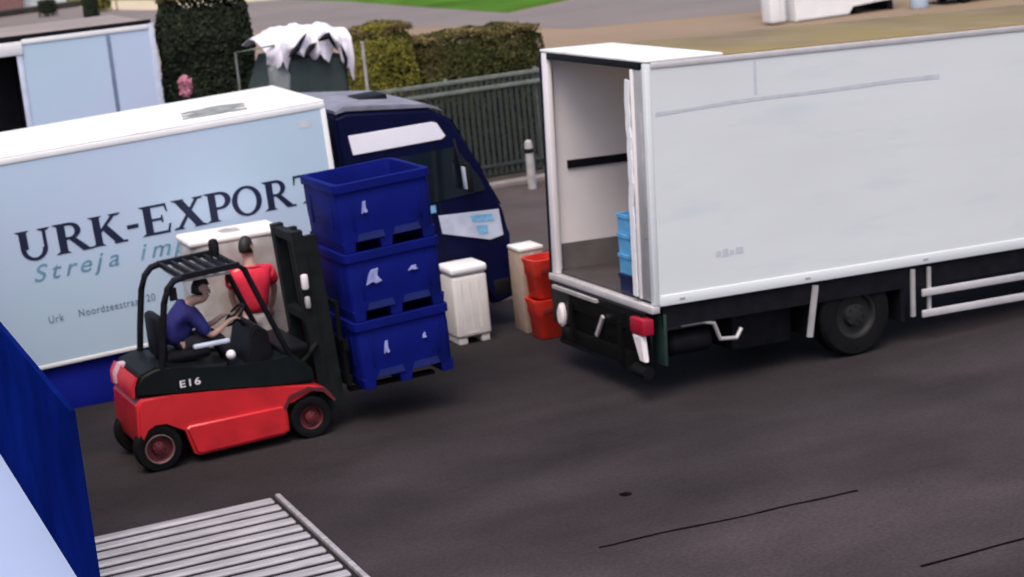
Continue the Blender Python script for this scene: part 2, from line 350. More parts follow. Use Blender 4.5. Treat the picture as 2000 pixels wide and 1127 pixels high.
# ------------------------------------------------------------ right box truck (cargo doors open)
def right_truck():
    t = thing('box_truck', 'large plain white box truck with its rear open, standing on the right', 'truck', (1.5545, 20.7574, 0), .4257, -.0437)
    L = 7.4; Wd = 2.60; zf = 1.147; zt = 3.867
    # near side panel with rails
    s = MB().box((.05, 0, zf+.10), (L, .04, zt-.06)); s.build('side_panel', 'white_side', t)
    MB().box((.05, -.012, zf-.02), (L, .05, zf+.10), bev=.004).build('bottom_rail', 'white_side', t)
    MB().box((0.05, -.012, zt-.06), (L, .05, zt+.005), bev=.006).build('top_rail', 'alu', t)
    sc = MB()                                     # rubbed seam along the side
    pts = [(.03, 3.30), (.5, 3.315), (1.0, 3.34), (1.5, 3.35), (2.1, 3.35), (2.7, 3.36), (3.3, 3.375), (3.92, 3.37)]
    for (a, b) in zip(pts, pts[1:]):
        w1 = .022+.012*noise.noise(Vector((a[0]*3, 0, 0))); w2 = .022+.012*noise.noise(Vector((b[0]*3, 0, 0)))
        sc.poly([(a[0]+.06, -.003, a[1]-w1), (b[0]+.06, -.003, b[1]-w2), (b[0]+.06, -.003, b[1]+w2), (a[0]+.06, -.003, a[1]+w1)])
    sc.build('scuff_mark', 'faint', t, smooth=False)
    MB().box((1.38, -.003, 3.40), (1.42, .002, 3.78)).build('panel_seam', 'faint', t)
    f = MB()
    for (x0, z0, x1, z1) in [(.80, 1.60, .87, 1.67), (.89, 1.59, .97, 1.68), (.99, 1.60, 1.05, 1.66), (1.07, 1.60, 1.17, 1.68)]: f.box((x0, -.003, z0), (x1, .002, z1))
    f.build('worn_print', 'faint', t)
    MB().box((.05, Wd-.04, zf-.02), (L, Wd, zt)).build('side_panel', 'white_side', t)
    MB().box((.12, Wd-.055, zf+.34), (L-.06, Wd-.041, zt-.08)).build('inner_lining', 'inner', t)
    MB().box((.12, .041, zf+.34), (L-.06, .055, zt-.08)).build('inner_lining', 'inner', t)
    MB().box((.12, Wd-.075, zf+.012), (L-.06, Wd-.042, zf+.338)).build('kick_plate', 'kick', t)
    MB().box((.12, .042, zf+.012), (L-.06, .075, zf+.338)).build('kick_plate', 'kick', t)
    MB().box((.25, Wd-.085, 2.42), (L-.06, Wd-.056, 2.52)).build('lashing_rail', 'black', t)
    MB().box((.25, .056, 2.42), (L-.06, .085, 2.52)).build('lashing_rail', 'black', t)
    MB().box((L-.05, .045, zf-.02), (L, Wd-.045, zt)).build('front_wall', 'inner', t)
    MB().box((.05, .05, zf-.06), (L-.06, Wd-.05, zf+.01)).build('floor', 'floor', t)
    MB().box((1.0, .02, zt+.006), (L, Wd-.02, zt+.03), bev=.008).build('roof', 'khaki_roof', t)
    MB().box((-.02, -.005, zt+.006), (.995, Wd+.005, zt+.042), bev=.015).build('roof_hood', 'white_roof', t)
    # rear frame
    MB().box((-.02, .0, zf-.01), (.05, .085, zt), bev=.01).build('rear_post', 'white_side', t)
    MB().box((-.02, Wd-.16, zf-.01), (.05, Wd-.03, zt), bev=.01).build('rear_post', 'inner', t)
    MB().box((-.03, Wd-.028, zf-.35), (.06, Wd+.022, zt-.02), bev=.006).build('rear_post', 'black', t)
    MB().box((-.015, .14, zt-.07), (.05, Wd-.16, zt+.004), bev=.005).build('door_header', 'black', t)
    # folded door along the near jamb
    d = MB(); d.box((-.01, .09, zf+.02), (.05, .30, zt-.075), bev=.02); d.build('folded_door', 'greyjamb', t)
    MB().box((-.02, .305, zf+.02), (.05, .37, zt-.075), bev=.02).build('folded_door', 'inner', t)
    MB().box((-.025, .12, 1.9), (-.011, .16, 3.3), bev=.004).build('lock_rod', 'steel', t)
    cu = MB(); pp = [(.37+.07*noise.noise(Vector((0, 0, k*.55))), zf+.05+k*.13) for k in range(20)]
    for a, b in zip(pp, pp[1:]): cu.bar((-.03, a[0]+.04, a[1]), (-.03, b[0]+.04, b[1]+.004), .09, .02)
    cu.build('door_strap', 'white_paint', t)
    MB().box((-.06, .0, zf-.10), (.05, Wd, zf-.015), bev=.012).build('rear_sill', 'alu', t)
    # chassis & tail lift
    ch = MB()
    for y in (.75, 1.70): ch.box((.0, y, .72), (L, y+.10, 1.0))
    for x in (.3, 1.2, 3.4, 4.6, 5.8): ch.box((x, .12, .92), (x+.10, Wd-.12, 1.085))
    ch.build('chassis', 'black', t)
    MB().box((.10, .03, .86), (L, .07, zf-.021)).build('side_beam', 'black', t)
    tl = MB(); tl.box((-.10, .15, .55), (-.02, Wd-.15, 1.045), bev=.01); tl.box((-.12, .55, .80), (-.06, 1.95, .98)); tl.box((-.10, .35, .36), (.10, Wd-.35, .55), bev=.01)
    for y in (.62, 1.85): tl.box((-.14, y, .40), (.25, y+.09, .86))
    tl.build('tail_lift', 'grease', t)
    MB().box((-.145, 1.2, .99), (-.105, 2.35, 1.03)).build('lift_edge', 'steel', t)
    MB().bar((-.15, 1.20, .60), (-.15, 1.02, .86), .05, .03).build('lift_arm', 'steel', t)
    MB().box((-.09, .28, .30), (-.0, Wd-.28, .37), bev=.01).build('underrun_bar', 'black', t)
    a = MB().lathe((-.13, 2.16, .68), (-1, 0, 0), [(.0, .03), (.07, .028), (.10, .0), (.10, -.03)], 22); 
    o = a.build('tail_lamp', 'whitelens', t); o.scale = (1, .85, 1.5); o.location = (0, 2.16*.15, -.68*.5)
    MB().box((-.17, .03, .80), (-.02, .34, .99), bev=.02).build('tail_lamp', 'redlens', t)
    MB().prism([(.03, .50), (.14, .50), (.30, .79), (.08, .79)], 'x', -.165, -.10, bev=.01).build('warning_plate', 'whitelens', t)
    MB().box((.10, .02, .42), (.14, .30, 1.02), bev=.005).build('mud_flap', 'greenflap', t)
    MB().cyl((-.10, .05, .36), (-.10, .35, .36), .075, seg=16).build('rubber_buffer', 'tyre', t)
    at = MB().lathe((.55, .30, .60), (1, 0, 0), [(.0, -.30), (.11, -.29), (.15, -.24), (.15, .24), (.11, .29), (0, .30)], 22).build('air_tank', 'black', t)
    MB().tube([(.34, .06, .86), (.62, .06, .86), (.78, .06, .82), (.86, .06, .62), (1.08, .06, .60), (1.16, .08, .70)], .026).build('pipe', 'steel', t)
    MB().box((1.12, .22, .40), (1.95, .9, 1.0), bev=.03).build('dark_underside_box', 'black', t)  # black filler box added to darken the underside near the rear wheel
    # small fittings seen on such a body
    for x in (.30, 2.0, 3.7, 5.4): MB().box((x, -.018, zf+.025), (x+.07, -.0125, zf+.05), bev=.002).build('rivet_plate', 'greyjamb', t)
    # wheels : rear axle with twin tyres, front axle
    wheel(t, 2.76, .20, .50, .30, z=.5+2.76*.0437)
    wheel(t, 2.76, Wd-.20, .50, .30, side=1, z=.5+2.76*.0437)
    MB().cyl((2.76, .3, .62), (2.76, Wd-.3, .62), .09).build('axle', 'black', t)
    MB().prism([(2.09, .45), (2.09, .95), (2.34, 1.09), (3.19, 1.09), (3.46, .95), (3.46, .45), (3.40, .45), (3.40, .90), (3.15, 1.04), (2.38, 1.04), (2.15, .90), (2.15, .45)], 'y', .04, .60).build('mudguard', 'black', t)
    MB().bar((2.05, .0, .47), (2.15, .0, 1.08), .03, .07).build('side_strut', 'steel', t)
    MB().bar((3.55, .0, .50), (3.55, .0, 1.08), .03, .055).build('side_strut', 'steel', t)
    MB().bar((3.79, .0, .50), (3.79, .0, 1.08), .03, .045).build('side_strut', 'steel', t)
    MB().bar((5.6, .0, .50), (5.6, .0, 1.08), .03, .045).build('side_strut', 'steel', t)
    for z in (.52, .78): MB().box((3.66, -.05, z-.045), (6.0, -.018, z+.045), bev=.01).build('side_guard_rail', 'alu', t)
    wheel(t, 8.1, .22, .48, .30, z=.48+.34); wheel(t, 8.1, Wd-.22, .48, .30, side=1, z=.48+.34)
    cb = MB().prism([(7.5, .8), (9.2, .75), (9.25, 1.9), (8.95, 3.2), (7.5, 3.25)], 'y', .05, Wd-.05, bev=.05).build('cab', 'white_paint', t)
    MB().prism([(8.1, 2.0), (9.05, 2.0), (8.82, 2.85), (8.1, 2.85)], 'y', .03, .045).build('window', 'glass', t)
    return t
right_truck()

# items inside the open truck
TM = Matrix.Translation((1.5545, 20.7574, 0)) @ Matrix.Rotation(.4257, 4, 'Z') @ Matrix.Rotation(.0437, 4, 'Y')
def crate(name, loc, rz, dims, mt, label, cat, group):
    t = thing(name, label, cat, loc, rz, group=group)
    a, b, h = dims; s = MB()
    s.box((-a/2, -b/2, 0), (a/2, -b/2+.02, h-.03)); s.box((-a/2, b/2-.02, 0), (a/2, b/2, h-.03))
    s.box((-a/2, -b/2+.021, 0), (-a/2+.02, b/2-.021, h-.03)); s.box((a/2-.02, -b/2+.021, 0), (a/2, b/2-.021, h-.03))
    s.box((-a/2+.021, -b/2+.021, .01), (a/2-.021, b/2-.021, .03)); s.build('body', mt, t)
    r = MB(); r.box((-a/2-.012, -b/2-.012, h-.045), (a/2+.012, -b/2+.015, h-.005)); r.box((-a/2-.012, b/2-.015, h-.045), (a/2+.012, b/2+.012, h-.005))
    r.box((-a/2-.012, -b/2+.016, h-.045), (-a/2+.015, b/2-.016, h-.005)); r.box((a/2-.015, -b/2+.016, h-.045), (a/2+.012, b/2-.016, h-.005)); r.build('rim', mt, t)
    return t
cl = ['light blue crate on top of the stack inside the open truck', 'light blue crate second from the top inside the open truck', 'light blue crate directly above the navy crate inside the open truck']
for k in range(4):
    z = 1.17+k*.235
    p = TM @ Vector((.20, .72, z))
    if k == 0: crate('plastic_crate', p, .4257, (.36, .27, .235), 'navyplastic', 'dark navy crate at the bottom of the stack inside the truck', 'crate', 'crates stacked just inside the open truck')
    else: crate('plastic_crate', p, .4257+.05*(k-2), (.36, .27, .235), 'lightblue', cl[3-k], 'crate', 'crates stacked just inside the open truck')

# ------------------------------------------------------------ left lettered truck
def left_truck():
    k = 1.1
    t = thing('delivery_truck', 'pale blue box truck lettered URK-EXPORT with a navy cab', 'truck', (-1.9267*k+.07, 22.0751*k+.026, 0), .3573, .0349)
    L = 6.9; Wd = 2.6; zf = .735; zt = 3.375
    MB().box((-L, 0, zf+.055), (-.07, .04, zt-.05)).build('side_panel', 'trailer_side', t)
    MB().box((-L, -.012, zf), (-.005, .045, zf+.05), bev=.008).build('bottom_rail', 'white_paint', t)
    MB().box((-L, -.012, zt-.048), (-.005, .045, zt+.03), bev=.012).build('top_rail', 'white_paint', t)
    MB().box((-.068, -.014, zf+.052), (-.0, .045, zt-.052), bev=.01).build('corner_post', 'white_paint', t)
    MB().box((-L, Wd-.04, zf), (0, Wd, zt)).build('side_panel', 'trailer_side', t)
    MB().box((-.04, .046, zf), (0, Wd-.041, zt)).build('front_wall', 'white_paint', t)
    MB().box((-L, .046, zf), (-L+.04, Wd-.041, zt)).build('rear_door', 'white_paint', t)
    MB().box((-L+.041, .046, zf), (-.041, Wd-.041, zf+.08)).build('floor', 'floor', t)
    MB().box((-L, .0, zt+.031), (0, Wd, zt+.055), bev=.01).build('roof', 'white_roof', t)
    fold = MB()
    for q in range(3):
        pts = [(-1.75+.12*j+.05*q, .45+.28*q+.10*noise.noise(Vector((j*.7, q, 3))), zt+.065+.02*noise.noise(Vector((j, q*3, 1)))) for j in range(8)]
        fold.tube(pts, [.01+.022*math.sin(math.pi*j/7) for j in range(8)], 8)
    fold.build('roof_fabric_fold', 'tarpgrey', t)
    MB().box((-.38, -.003, 3.12), (-.22, .002, 3.21)).build('small_mark', 'faint', t)
    # lettering
    h = .375
    px = {'U': (30, 95), 'R': (99, 174), 'K': (166, 234), '-': (236, 258), 'E': (262, 320), 'X': (323, 390), 'P': (388, 440), 'O': (441, 500), 'r': (503, 566), 'T': (565, 618)}
    for c, (a, b) in px.items():
        x0 = -4.13+(a-28)*.00662; x1 = -4.13+(b-28)*.00662
        if c == 'R': x1 -= .03
        z0 = 2.11+.05*(x0+4.06)/3.7
        letter('R' if c == 'r' else c, x0, x1, z0, h, 0, 'lettering', t)
    for c, x in zip('Strejaimport', (48, 80, 107, 133, 165, 188, 248, 270, 315, 343, 370, 392)):
        text_mesh('slogan_letter', c, -4.13+(x-28)*.00662, -.002, 1.835+.02*(x-48)/300, .30, 'cyanletter', t, shear=.35, stretch=1.1, offset=.002)
    for wd, x in (('Urk', 62), ('Noordzeestraat', 118), ('20', 248)):
        text_mesh('address_word', wd, -4.13+(x-28)*.00662, -.002, 1.29+.02*(x-62)/200, .135, 'greyletter', t, stretch=.80, offset=.001)
    # skirt and chassis
    MB().box((-L, .08, .12), (-.5, .12, zf-.01), bev=.01).build('side_skirt', 'skirtblue', t)
    ch = MB(); [ch.box((-L, y, .42), (1.6, y+.1, zf-.005)) for y in (.8, 1.7)]; ch.build('chassis', 'black', t)
    wheel(t, -4.9, .35, .40, .28); wheel(t, -4.9, Wd-.3, .40, .28, side=1)
    # cab
    y0 = .10; y1 = Wd-.10
    prof = [(.12, .50), (.12, 3.16), (.30, 3.20), (1.42, 3.06), (1.70, 2.88), (2.02, 2.20), (2.27, 1.52), (2.31, 1.20), (2.30, .34), (2.05, .28), (1.95, .28), (1.93, .55), (1.78, .80), (1.50, .90), (1.20, .80), (1.05, .55), (1.02, .40)]
    cb = MB().prism(prof, 'y', y0, y1, bev=.045).build('cab', 'navycab', t)
    rf = MB().prism([(.16, 3.19), (.30, 3.225), (1.42, 3.085), (1.62, 2.985), (1.55, 3.06), (1.38, 3.135), (.28, 3.285), (.15, 3.24)], 'y', y0+.03, y1-.03, bev=.008).build('cab_roof', 'roofgrey', t)
    hatch = MB().box((.75, 1.0, 3.13), (1.15, 1.55, 3.24), bev=.02).build('roof_hatch', 'black', t)
    MB().prism([(.40, 2.90), (.43, 2.64), (1.66, 2.635), (1.72, 2.67), (1.62, 2.86), (1.56, 2.885)], 'y', y0-.018, y0-.004, bev=.004).build('side_window', 'sky_pane', t, label='bright white upper side window').location.x = -.13
    MB().prism([(.62, 1.78), (.62, 2.50), (1.70, 2.50), (2.0, 2.02), (2.05, 1.85)], 'y', y0-.012, y0-.002).build('door_window', 'glass', t)
    MB().prism([(.5, 1.66), (.5, 1.76), (1.32, 1.78), (1.32, 1.68)], 'y', y0-.010, y0-.002).build('door_trim', 'logoblue', t)
    MB().box((1.38, y0-.008, .95), (1.40, y0+.002, 2.6)).build('door_gap', 'black', t)
    ws = MB().poly([(1.735, y0+.1, 2.845), (1.735, y1-.1, 2.845), (2.275, y1-.1, 1.58), (2.275, y0+.1, 1.58)]).build('windscreen', 'glass', t, smooth=False)
    ws.location = (.012, 0, .01)
    MB().prism([(1.40, 1.63), (2.255, 1.56), (2.275, 1.20), (2.08, 1.17), (1.42, 1.38)], 'y', y0-.02, y0-.004, bev=.004).build('side_stripe', 'stripe', t).location.x = -.06
    lg = MB(); lg.prism([(1.84, 1.55), (2.14, 1.52), (2.17, 1.42), (1.86, 1.46)], 'y', y0-.026, y0-.021); lg.prism([(1.90, 1.40), (2.06, 1.38), (2.06, 1.26), (1.93, 1.28)], 'y', y0-.026, y0-.021)
    lg.build('stripe_emblem', 'logoblue', t).location.x = -.06
    mr = MB(); mr.box((1.72, y0-.28, 1.90), (1.80, y0-.12, 2.30), bev=.03); mr.build('mirror', 'darkmetal', t)
    MB().bar((1.72, y0-.13, 2.2), (1.70, y0+.02, 2.62), .03, .03).build('mirror_arm', 'black', t)
    MB().box((1.70, y0-.26, 1.95), (1.717, y0-.14, 2.25), bev=.006).build('mirror_glass', 'stripe', t)
    MB().bar((1.95, y1-.02, 2.8), (2.15, y1+.18, 2.5), .06, .06).build('mirror_arm', 'black', t)
    MB().box((2.04, y1+.02, 2.15), (2.12, y1+.24, 2.62), bev=.03).build('mirror', 'darkmetal', t)
    MB().box((1.98, y0-.01, .36), (2.34, y1+.01, .62), bev=.04).build('bumper', 'black', t)
    MB().box((2.30, y0+.08, .66), (2.335, y0+.45, .92), bev=.01).build('headlight', 'whitelens', t)
    MB().box((2.30, y1-.45, .66), (2.335, y1-.08, .92), bev=.01).build('headlight', 'whitelens', t)
    wheel(t, 1.50, y0+.17, .42, .26); wheel(t, 1.50, y1-.17, .42, .26, side=1)
    return t
left_truck()

# ------------------------------------------------------------ forklift
FK = (-4.07, 19.98, 0); FR = .42
def forklift():
    t = thing('forklift', 'red forklift with a dark hood carrying stacked blue tubs', 'forklift', FK, FR)
    W0, W1 = .02, 1.10
    # red counterweight / chassis
    low = [(-.12, .30), (-.15, .45), (-.13, .78), (-.07, .855), (.30, .83), (.95, .755), (1.50, .68), (1.92, .62), (2.02, .56), (1.62, .50), (1.52, .42), (.42, .34), (.33, .47), (.18, .56), (.04, .57), (-.06, .52), (-.10, .40)]
    MB().prism(low, 'y', W0, W1, bev=.03).build('chassis', 'red', t)
    MB().prism([(.44, .13), (.36, .44), (.42, .475), (1.50, .475), (1.55, .43), (1.55, .16), (1.48, .12), (.50, .10)], 'y', W0-.04, W0+.12, bev=.035).build('battery_cover', 'red', t)
    MB().prism([(.44, .13), (.36, .44), (1.5, .44), (1.52, .14)], 'y', W0+.14, W1-.02, bev=.02).build('underbody', 'grease', t)
    # a moulded groove of red lower down
    MB().prism([(-.12, .87), (-.09, 1.02), (-.02, 1.12), (.14, 1.17), (.30, 1.14), (.55, 1.09), (.95, 1.06), (1.05, .98), (1.48, .96), (1.60, 1.05), (1.72, 1.02), (1.92, .80), (1.93, .635), (1.50, .70), (.95, .775), (.30, .85)], 'y', W0+.01, W1-.01, bev=.04).build('hood', 'hood', t)
    MB().prism([(-.165, .90), (-.155, 1.02), (-.09, 1.12), (-.02, 1.12), (-.06, .90)], 'y', W1-.36, W1-.22, bev=.01).build('tail_lamp', 'pinklens', t)
    text_mesh('hood_marking', 'E16', .37, W0-.004, .90, .11, 'whitelens', t, stretch=1.35, offset=.0015)
    MB().prism([(-.15, .865), (-.145, 1.0), (-.085, 1.10), (-.06, 1.08), (-.115, .99), (-.115, .865)], 'y', W0+.05, W1-.05, bev=.008).build('counterweight_lip', 'red', t)
    # overhead guard
    for y, nm in ((W0+.05, 0), (W1-.05, 1)):
        MB().tube([(.22, y, 1.10), (.27, y, 1.45), (.34, y, 1.85), (.40, y, 2.0), (.48, y, 2.08), (.60, y, 2.105)], .038, 10).build('guard_post', 'black', t)
        MB().tube([(1.20, y, 2.125), (1.28, y, 2.07), (1.46, y, 1.58), (1.68, y, 1.0)], .034, 10).build('guard_post', 'black', t)
        MB().bar((.56, y, 2.105), (1.23, y, 2.13), .07, .06).build('guard_rail', 'black', t)
    rfm = MB()
    for x in (.58, .71, .84, .97, 1.10, 1.22): rfm.bar((x, W0+.09, 2.095+.015*x), (x, W1-.09, 2.095+.015*x), .04, .05)
    rfm.build('guard_bars', 'black', t)
    MB().box((.42, W0+.06, 1.86), (.50, W0+.10, 2.0)).build('guard_bracket', 'black', t)
    MB().box((.60, W0+.12, 2.03), (1.14, W1-.12, 2.06)).build('roof_plate', 'steel', t)
    b = MB(); b.cyl((1.17, .80, 2.13), (1.17, .80, 2.19), .055); b.lathe((1.17, .80, 2.19), (0, 0, 1), [(.06, 0), (.06, .09), (.045, .13), (0, .145)], 16); b.build('beacon', 'black', t)
    # seat, console, steering wheel, armrest
    s = MB(); s.box((.34, .30, 1.10), (.86, .82, 1.22), bev=.05); s.build('seat', 'black', t)
    MB().box((.26, .32, 1.16), (.38, .80, 1.66), bev=.05).build('backrest', 'black', t)
    MB().prism([(1.20, .95), (1.55, .95), (1.50, 1.30), (1.38, 1.38), (1.30, 1.30)], 'y', .22, .92, bev=.02).build('console', 'black', t)
    MB().tube([(1.36, .55, 1.30), (1.26, .55, 1.44)], .025).build('steering_column', 'black', t)
    sw = MB(); c = Vector((1.24, .55, 1.47)); a1 = Vector((.72, 0, .69)); a2 = Vector((0, 1, 0))
    ring = [c+.15*(math.cos(k*math.pi/12)*a1+math.sin(k*math.pi/12)*a2) for k in range(25)]
    sw.tube(ring, .014, 8)
    for k in (0, 8, 16): sw.tube([c, ring[k]], .012, 6)
    sw.build('steering_wheel', 'black', t)
    MB().box((.62, .13, 1.26), (1.04, .20, 1.31), bev=.02).build('armrest', 'stripe', t)
    MB().sph((1.02, .12, 1.13), .055).build('knob', 'whitelens', t)
    MB().box((1.58, W0+.04, 1.02), (1.90, W1-.04, 1.10), bev=.02).build('dashboard', 'black', t)
    # mast (tilted a little back)
    mast = MB(); tl = -.055
    for y in (.17, .84):
        mast.box((2.03, y, .12), (2.16, y+.12, 2.25)); mast.box((2.165, y+.015, .14), (2.32, y+.105, 2.17))
    for z in (.30, 1.20, 2.13): mast.box((2.035, .292, z), (2.13, .838, z+.10))
    mo = mast.build('mast', 'darkmetal', t); mo.rotation_euler = (0, tl, 0)
    cy = MB()
    for y in (.36, .66): cy.cyl((2.20, y, .3), (2.20, y, 1.25), .05); cy.cyl((2.20, y, 1.25), (2.20, y, 2.12), .03)
    cy.box((2.10, .44, .35), (2.14, .49, 2.1)); cy.box((2.10, .55, .35), (2.14, .60, 2.1))
    co = cy.build('lift_cylinder', 'grease', t); co.rotation_euler = (0, tl, 0)
    for y in (.12, .98): MB().tube([(1.72, y, .78), (2.03, y, 1.06)], .035).build('tilt_cylinder', 'grease', t)
    l = MB(); l.box((1.93, .075, 1.70), (2.01, .145, 1.88), bev=.025); l.build('work_lamp', 'whitelens', t)
    MB().box((1.95, .09, 1.48), (2.01, .15, 1.62), bev=.02).build('cable_box', 'steel', t)
    ca = MB()
    for z in (.50, .92): ca.box((2.33, .08, z), (2.385, 1.04, z+.12))
    for y in (.14, .42, .66, .92): ca.box((2.335, y, .625), (2.38, y+.06, .918))
    for y in (.10, .50, .94): ca.box((2.29, y, 1.042), (2.33, y+.04, 1.45))
    ca.box((2.29, .10, 1.452), (2.33, .98, 1.50))
    ca.build('carriage', 'grease', t)
    for y in (.20, .82):
        f = MB(); f.box((2.388, y, .44), (2.42, y+.12, .98)); f.box((2.388, y, .395), (3.45, y+.12, .435)); f.build('fork', 'grease', t)
    # front apron and wheels
    MB().prism([(1.56, .16), (1.62, .50), (1.95, .56), (2.14, .40), (2.14, .16), (2.02, .12)], 'y', W0+.24, W1-.24, bev=.02).build('front_axle_housing', 'grease', t)
    MB().prism([(1.50, .42), (1.60, .56), (1.82, .615), (2.04, .55), (2.14, .40), (2.11, .39), (2.0, .52), (1.82, .575), (1.62, .52), (1.53, .40)], 'y', W0-.02, W0+.24).build('mudguard', 'redrim', t)
    for y, sd_ in ((W0+.10, -1), (W1-.10, 1)):
        wheel(t, 1.83, y, .245, .20, 'redrim', sd_); wheel(t, .06, y, .265, .18, 'redrim', sd_, rimr=.62)
    MB().lathe((.06, W0-.012, .265), (0, -1, 0), [(.150, 0), (.156, .012), (.162, .012), (.166, 0)], 32).build('rim_ring', 'rim_ring', t)
    return t
forklift()
FM = Matrix.Translation(FK) @ Matrix.Rotation(FR, 4, 'Z')

# ------------------------------------------------------------ blue tubs on the forks
def tub(name, loc, label, marks, lean=-.035):
    t = thing(name, label, 'tub', loc, FR, -lean, group='blue tubs stacked on the forks')
    a, b, h = 1.16, 1.16, .80                      # x 0..a, y 0..b
    i = .035
    # walls: slightly tapering shell
    s = MB()
    def ring(z, d, fl=0):
        r_ = .07; pts = []
        for (cx, cy, a0) in ((a-d-r_, b-d-r_, 0), (d+r_, b-d-r_, 90), (d+r_, d+r_, 180), (a-d-r_, d+r_, 270)):
            for q in range(5): pts.append((cx+r_*math.cos(R(a0+q*22.5)), cy+r_*math.sin(R(a0+q*22.5)), z))
        return [s.bm.verts.new(p) for p in pts]
    prof = [(.115, .018), (.30, .014), (.34, .010), (.60, .008), (.62, .012), (.70, .010), (.705, -.012), (.795, -.012), (.80, .0), (.80, .05), (.70, .06), (.22, .07), (.21, .12)]
    rs = [ring(z, d) for z, d in prof]
    for p, q in zip(rs, rs[1:]):
        for k in range(20): s.bm.faces.new((p[k], p[(k+1) % 20], q[(k+1) % 20], q[k]))
    s.bm.faces.new(rs[0]); s.bm.faces.new(rs[-1]); s.build('shell', 'tub', t, flat_angle=40)
    for x in (.16, .98): MB().box((x, -.001, .26), (x+.028, .03, .60), bev=.006).build('rib', 'tub', t)
    for y in (.2, .9): MB().box((-.001, y, .26), (.03, y+.028, .60), bev=.006).build('rib', 'tub', t)
    for a_ in (.19, .63): MB().prism([(a_, .125), (a_+.03, .20), (a_+.32, .20), (a_+.34, .125)], 'y', -.001, .03).build('recess', 'tubdark', t)
    for x in (.01, .46, .98):
        MB().prism([(x, .13), (x+.17, .13), (x+.15, .0), (x+.02, .0)], 'y', .02, b-.02, bev=.008).build('skid', 'tub', t)
    for (x, z, w_, h_) in marks:
        mk = MB(); mk.prism([(x-w_*.5, z-h_*.5), (x-w_*.1, z-h_*.35), (x+w_*.1, z-h_*.5), (x+w_*.5, z-h_*.4), (x+w_*.25, z), (x+w_*.35, z+h_*.5), (x-w_*.1, z+h_*.45), (x-w_*.3, z+h_*.1)], 'y', -.014, .001)
        mk.build('printed_mark', 'tubmark', t, smooth=False)
    return t
for k, (lab, mk) in enumerate([('bottom blue plastic tub of the stack on the forks', [(.34, .46, .07, .15), (.82, .49, .05, .06)]),
                               ('middle blue plastic tub, with the largest white print, on the forks', [(.31, .50, .19, .17), (.80, .50, .12, .05)]),
                               ('top blue plastic tub, open, highest of the stack on the forks', [(.32, .50, .07, .14)])]):
    p = FM @ Vector((2.465-.035*k*.80, -.06, .435+.80*k+.002*k))
    tub('plastic_tub', p, lab, mk)

# ------------------------------------------------------------ people
def skin_body(name, nodes, edges, mt, parent=None, sub=2, root=0):
    me = bpy.data.meshes.new(name); me.from_pydata([n[0] for n in nodes], edges, [])
    o = bpy.data.objects.new(name, me); C.objects.link(o)
    sk = o.modifiers.new('skin', 'SKIN'); sk.use_smooth_shade = True
    for i, n in enumerate(nodes):
        r = n[1] if isinstance(n[1], tuple) else (n[1], n[1])
        me.skin_vertices[0].data[i].radius = r
        me.skin_vertices[0].data[i].use_root = (i == root)
    o.modifiers.new('sub', 'SUBSURF').levels = sub; o.modifiers['sub'].render_levels = sub
    dg = bpy.context.evaluated_depsgraph_get(); dg.update()
    m2 = bpy.data.meshes.new_from_object(o.evaluated_get(dg)); bpy.data.objects.remove(o)
    m2.materials.clear(); m2.materials.append(M[mt])
    m2.polygons.foreach_set('use_smooth', [True]*len(m2.polygons))
    ob = bpy.data.objects.new(name, m2); C.objects.link(ob)
    if parent: ob.parent = parent
    return ob
def graph(chains):
    """chains: list of lists of (pos, radius) or string keys to share nodes"""
    nodes = []; idx = {}; edges = []
    for ch in chains:
        prev = None
        for it in ch:
            if isinstance(it, str): i = idx[it]
            else:
                key = it[2] if len(it) > 2 else None
                nodes.append((it[0], it[1])); i = len(nodes)-1
                if key: idx[key] = i
            if prev is not None: edges.append((prev, i))
            prev = i
    return nodes, edges
def hand(wrist, d, palm_n, key, r=.0085):
    """finger chains off a wrist node; d = finger direction, palm_n = palm normal"""
    wrist = Vector(wrist); d = Vector(d).normalized(); n = Vector(palm_n).normalized(); s = d.cross(n).normalized()
    pc = wrist+d*.05
    ch = [[key, (tuple(pc), (.036, .018), key+'p')]]
    for k, ln in enumerate((.070, .078, .072, .058)):
        b = wrist+d*.085+s*(.030-.020*k)
        ch.append([key+'p', (tuple(b), r+.002), (tuple(b+d*ln*.5+n*.010), r), (tuple(b+d*ln*.8+n*.034), r*.85)])
    b = wrist+d*.035+s*.036
    ch.append([key+'p', (tuple(b), r+.003), (tuple(b+d*.03+s*.018+n*.02), r)])
    return ch
def head_mesh(parent_body_name, c, fwd, mtx_scale=1): pass
def face_parts(t, c, fwd, hairc=True, r=.098):
    """hair cap, ears and features on a head centred at c looking along fwd"""
    c = Vector(c); f = Vector(fwd).normalized(); s = Vector((0, 0, 1)).cross(f).normalized(); u = f.cross(s)
    mb = MB(); g = bmesh.ops.create_uvsphere(mb.bm, u_segments=20, v_segments=14, radius=1)
    kill = []
    for v in g['verts']:
        p = v.co.copy(); q = Vector((p.x*.108, p.y*.088, p.z*.140))
        # remove the face window
        if p.x > .35 and p.z < .42: kill.append(v)
        elif p.z < -.55: kill.append(v)
        q += q.normalized()*.006*noise.noise(q*40)
        v.co = c+f*(q.x-.008)+s*q.y+u*(q.z+.012)
    bmesh.ops.delete(mb.bm, geom=kill, context='VERTS')
    h = mb.build('hair', 'hair', t)
    sol = h.modifiers.new('thick', 'SOLIDIFY'); sol.thickness = .012
    return h
def head_nodes(c, fwd, neck_key):
    c = Vector(c); f = Vector(fwd).normalized()
    return [[neck_key, (tuple(c+Vector((0, 0, -.10))+f*.015), (.075, .070)), (tuple(c+Vector((0, 0, -.03))+f*.012), (.098, .088)), (tuple(c+Vector((0, 0, .045))), (.108, .095)), (tuple(c+Vector((0, 0, .10))-f*.01), (.07, .065))]]
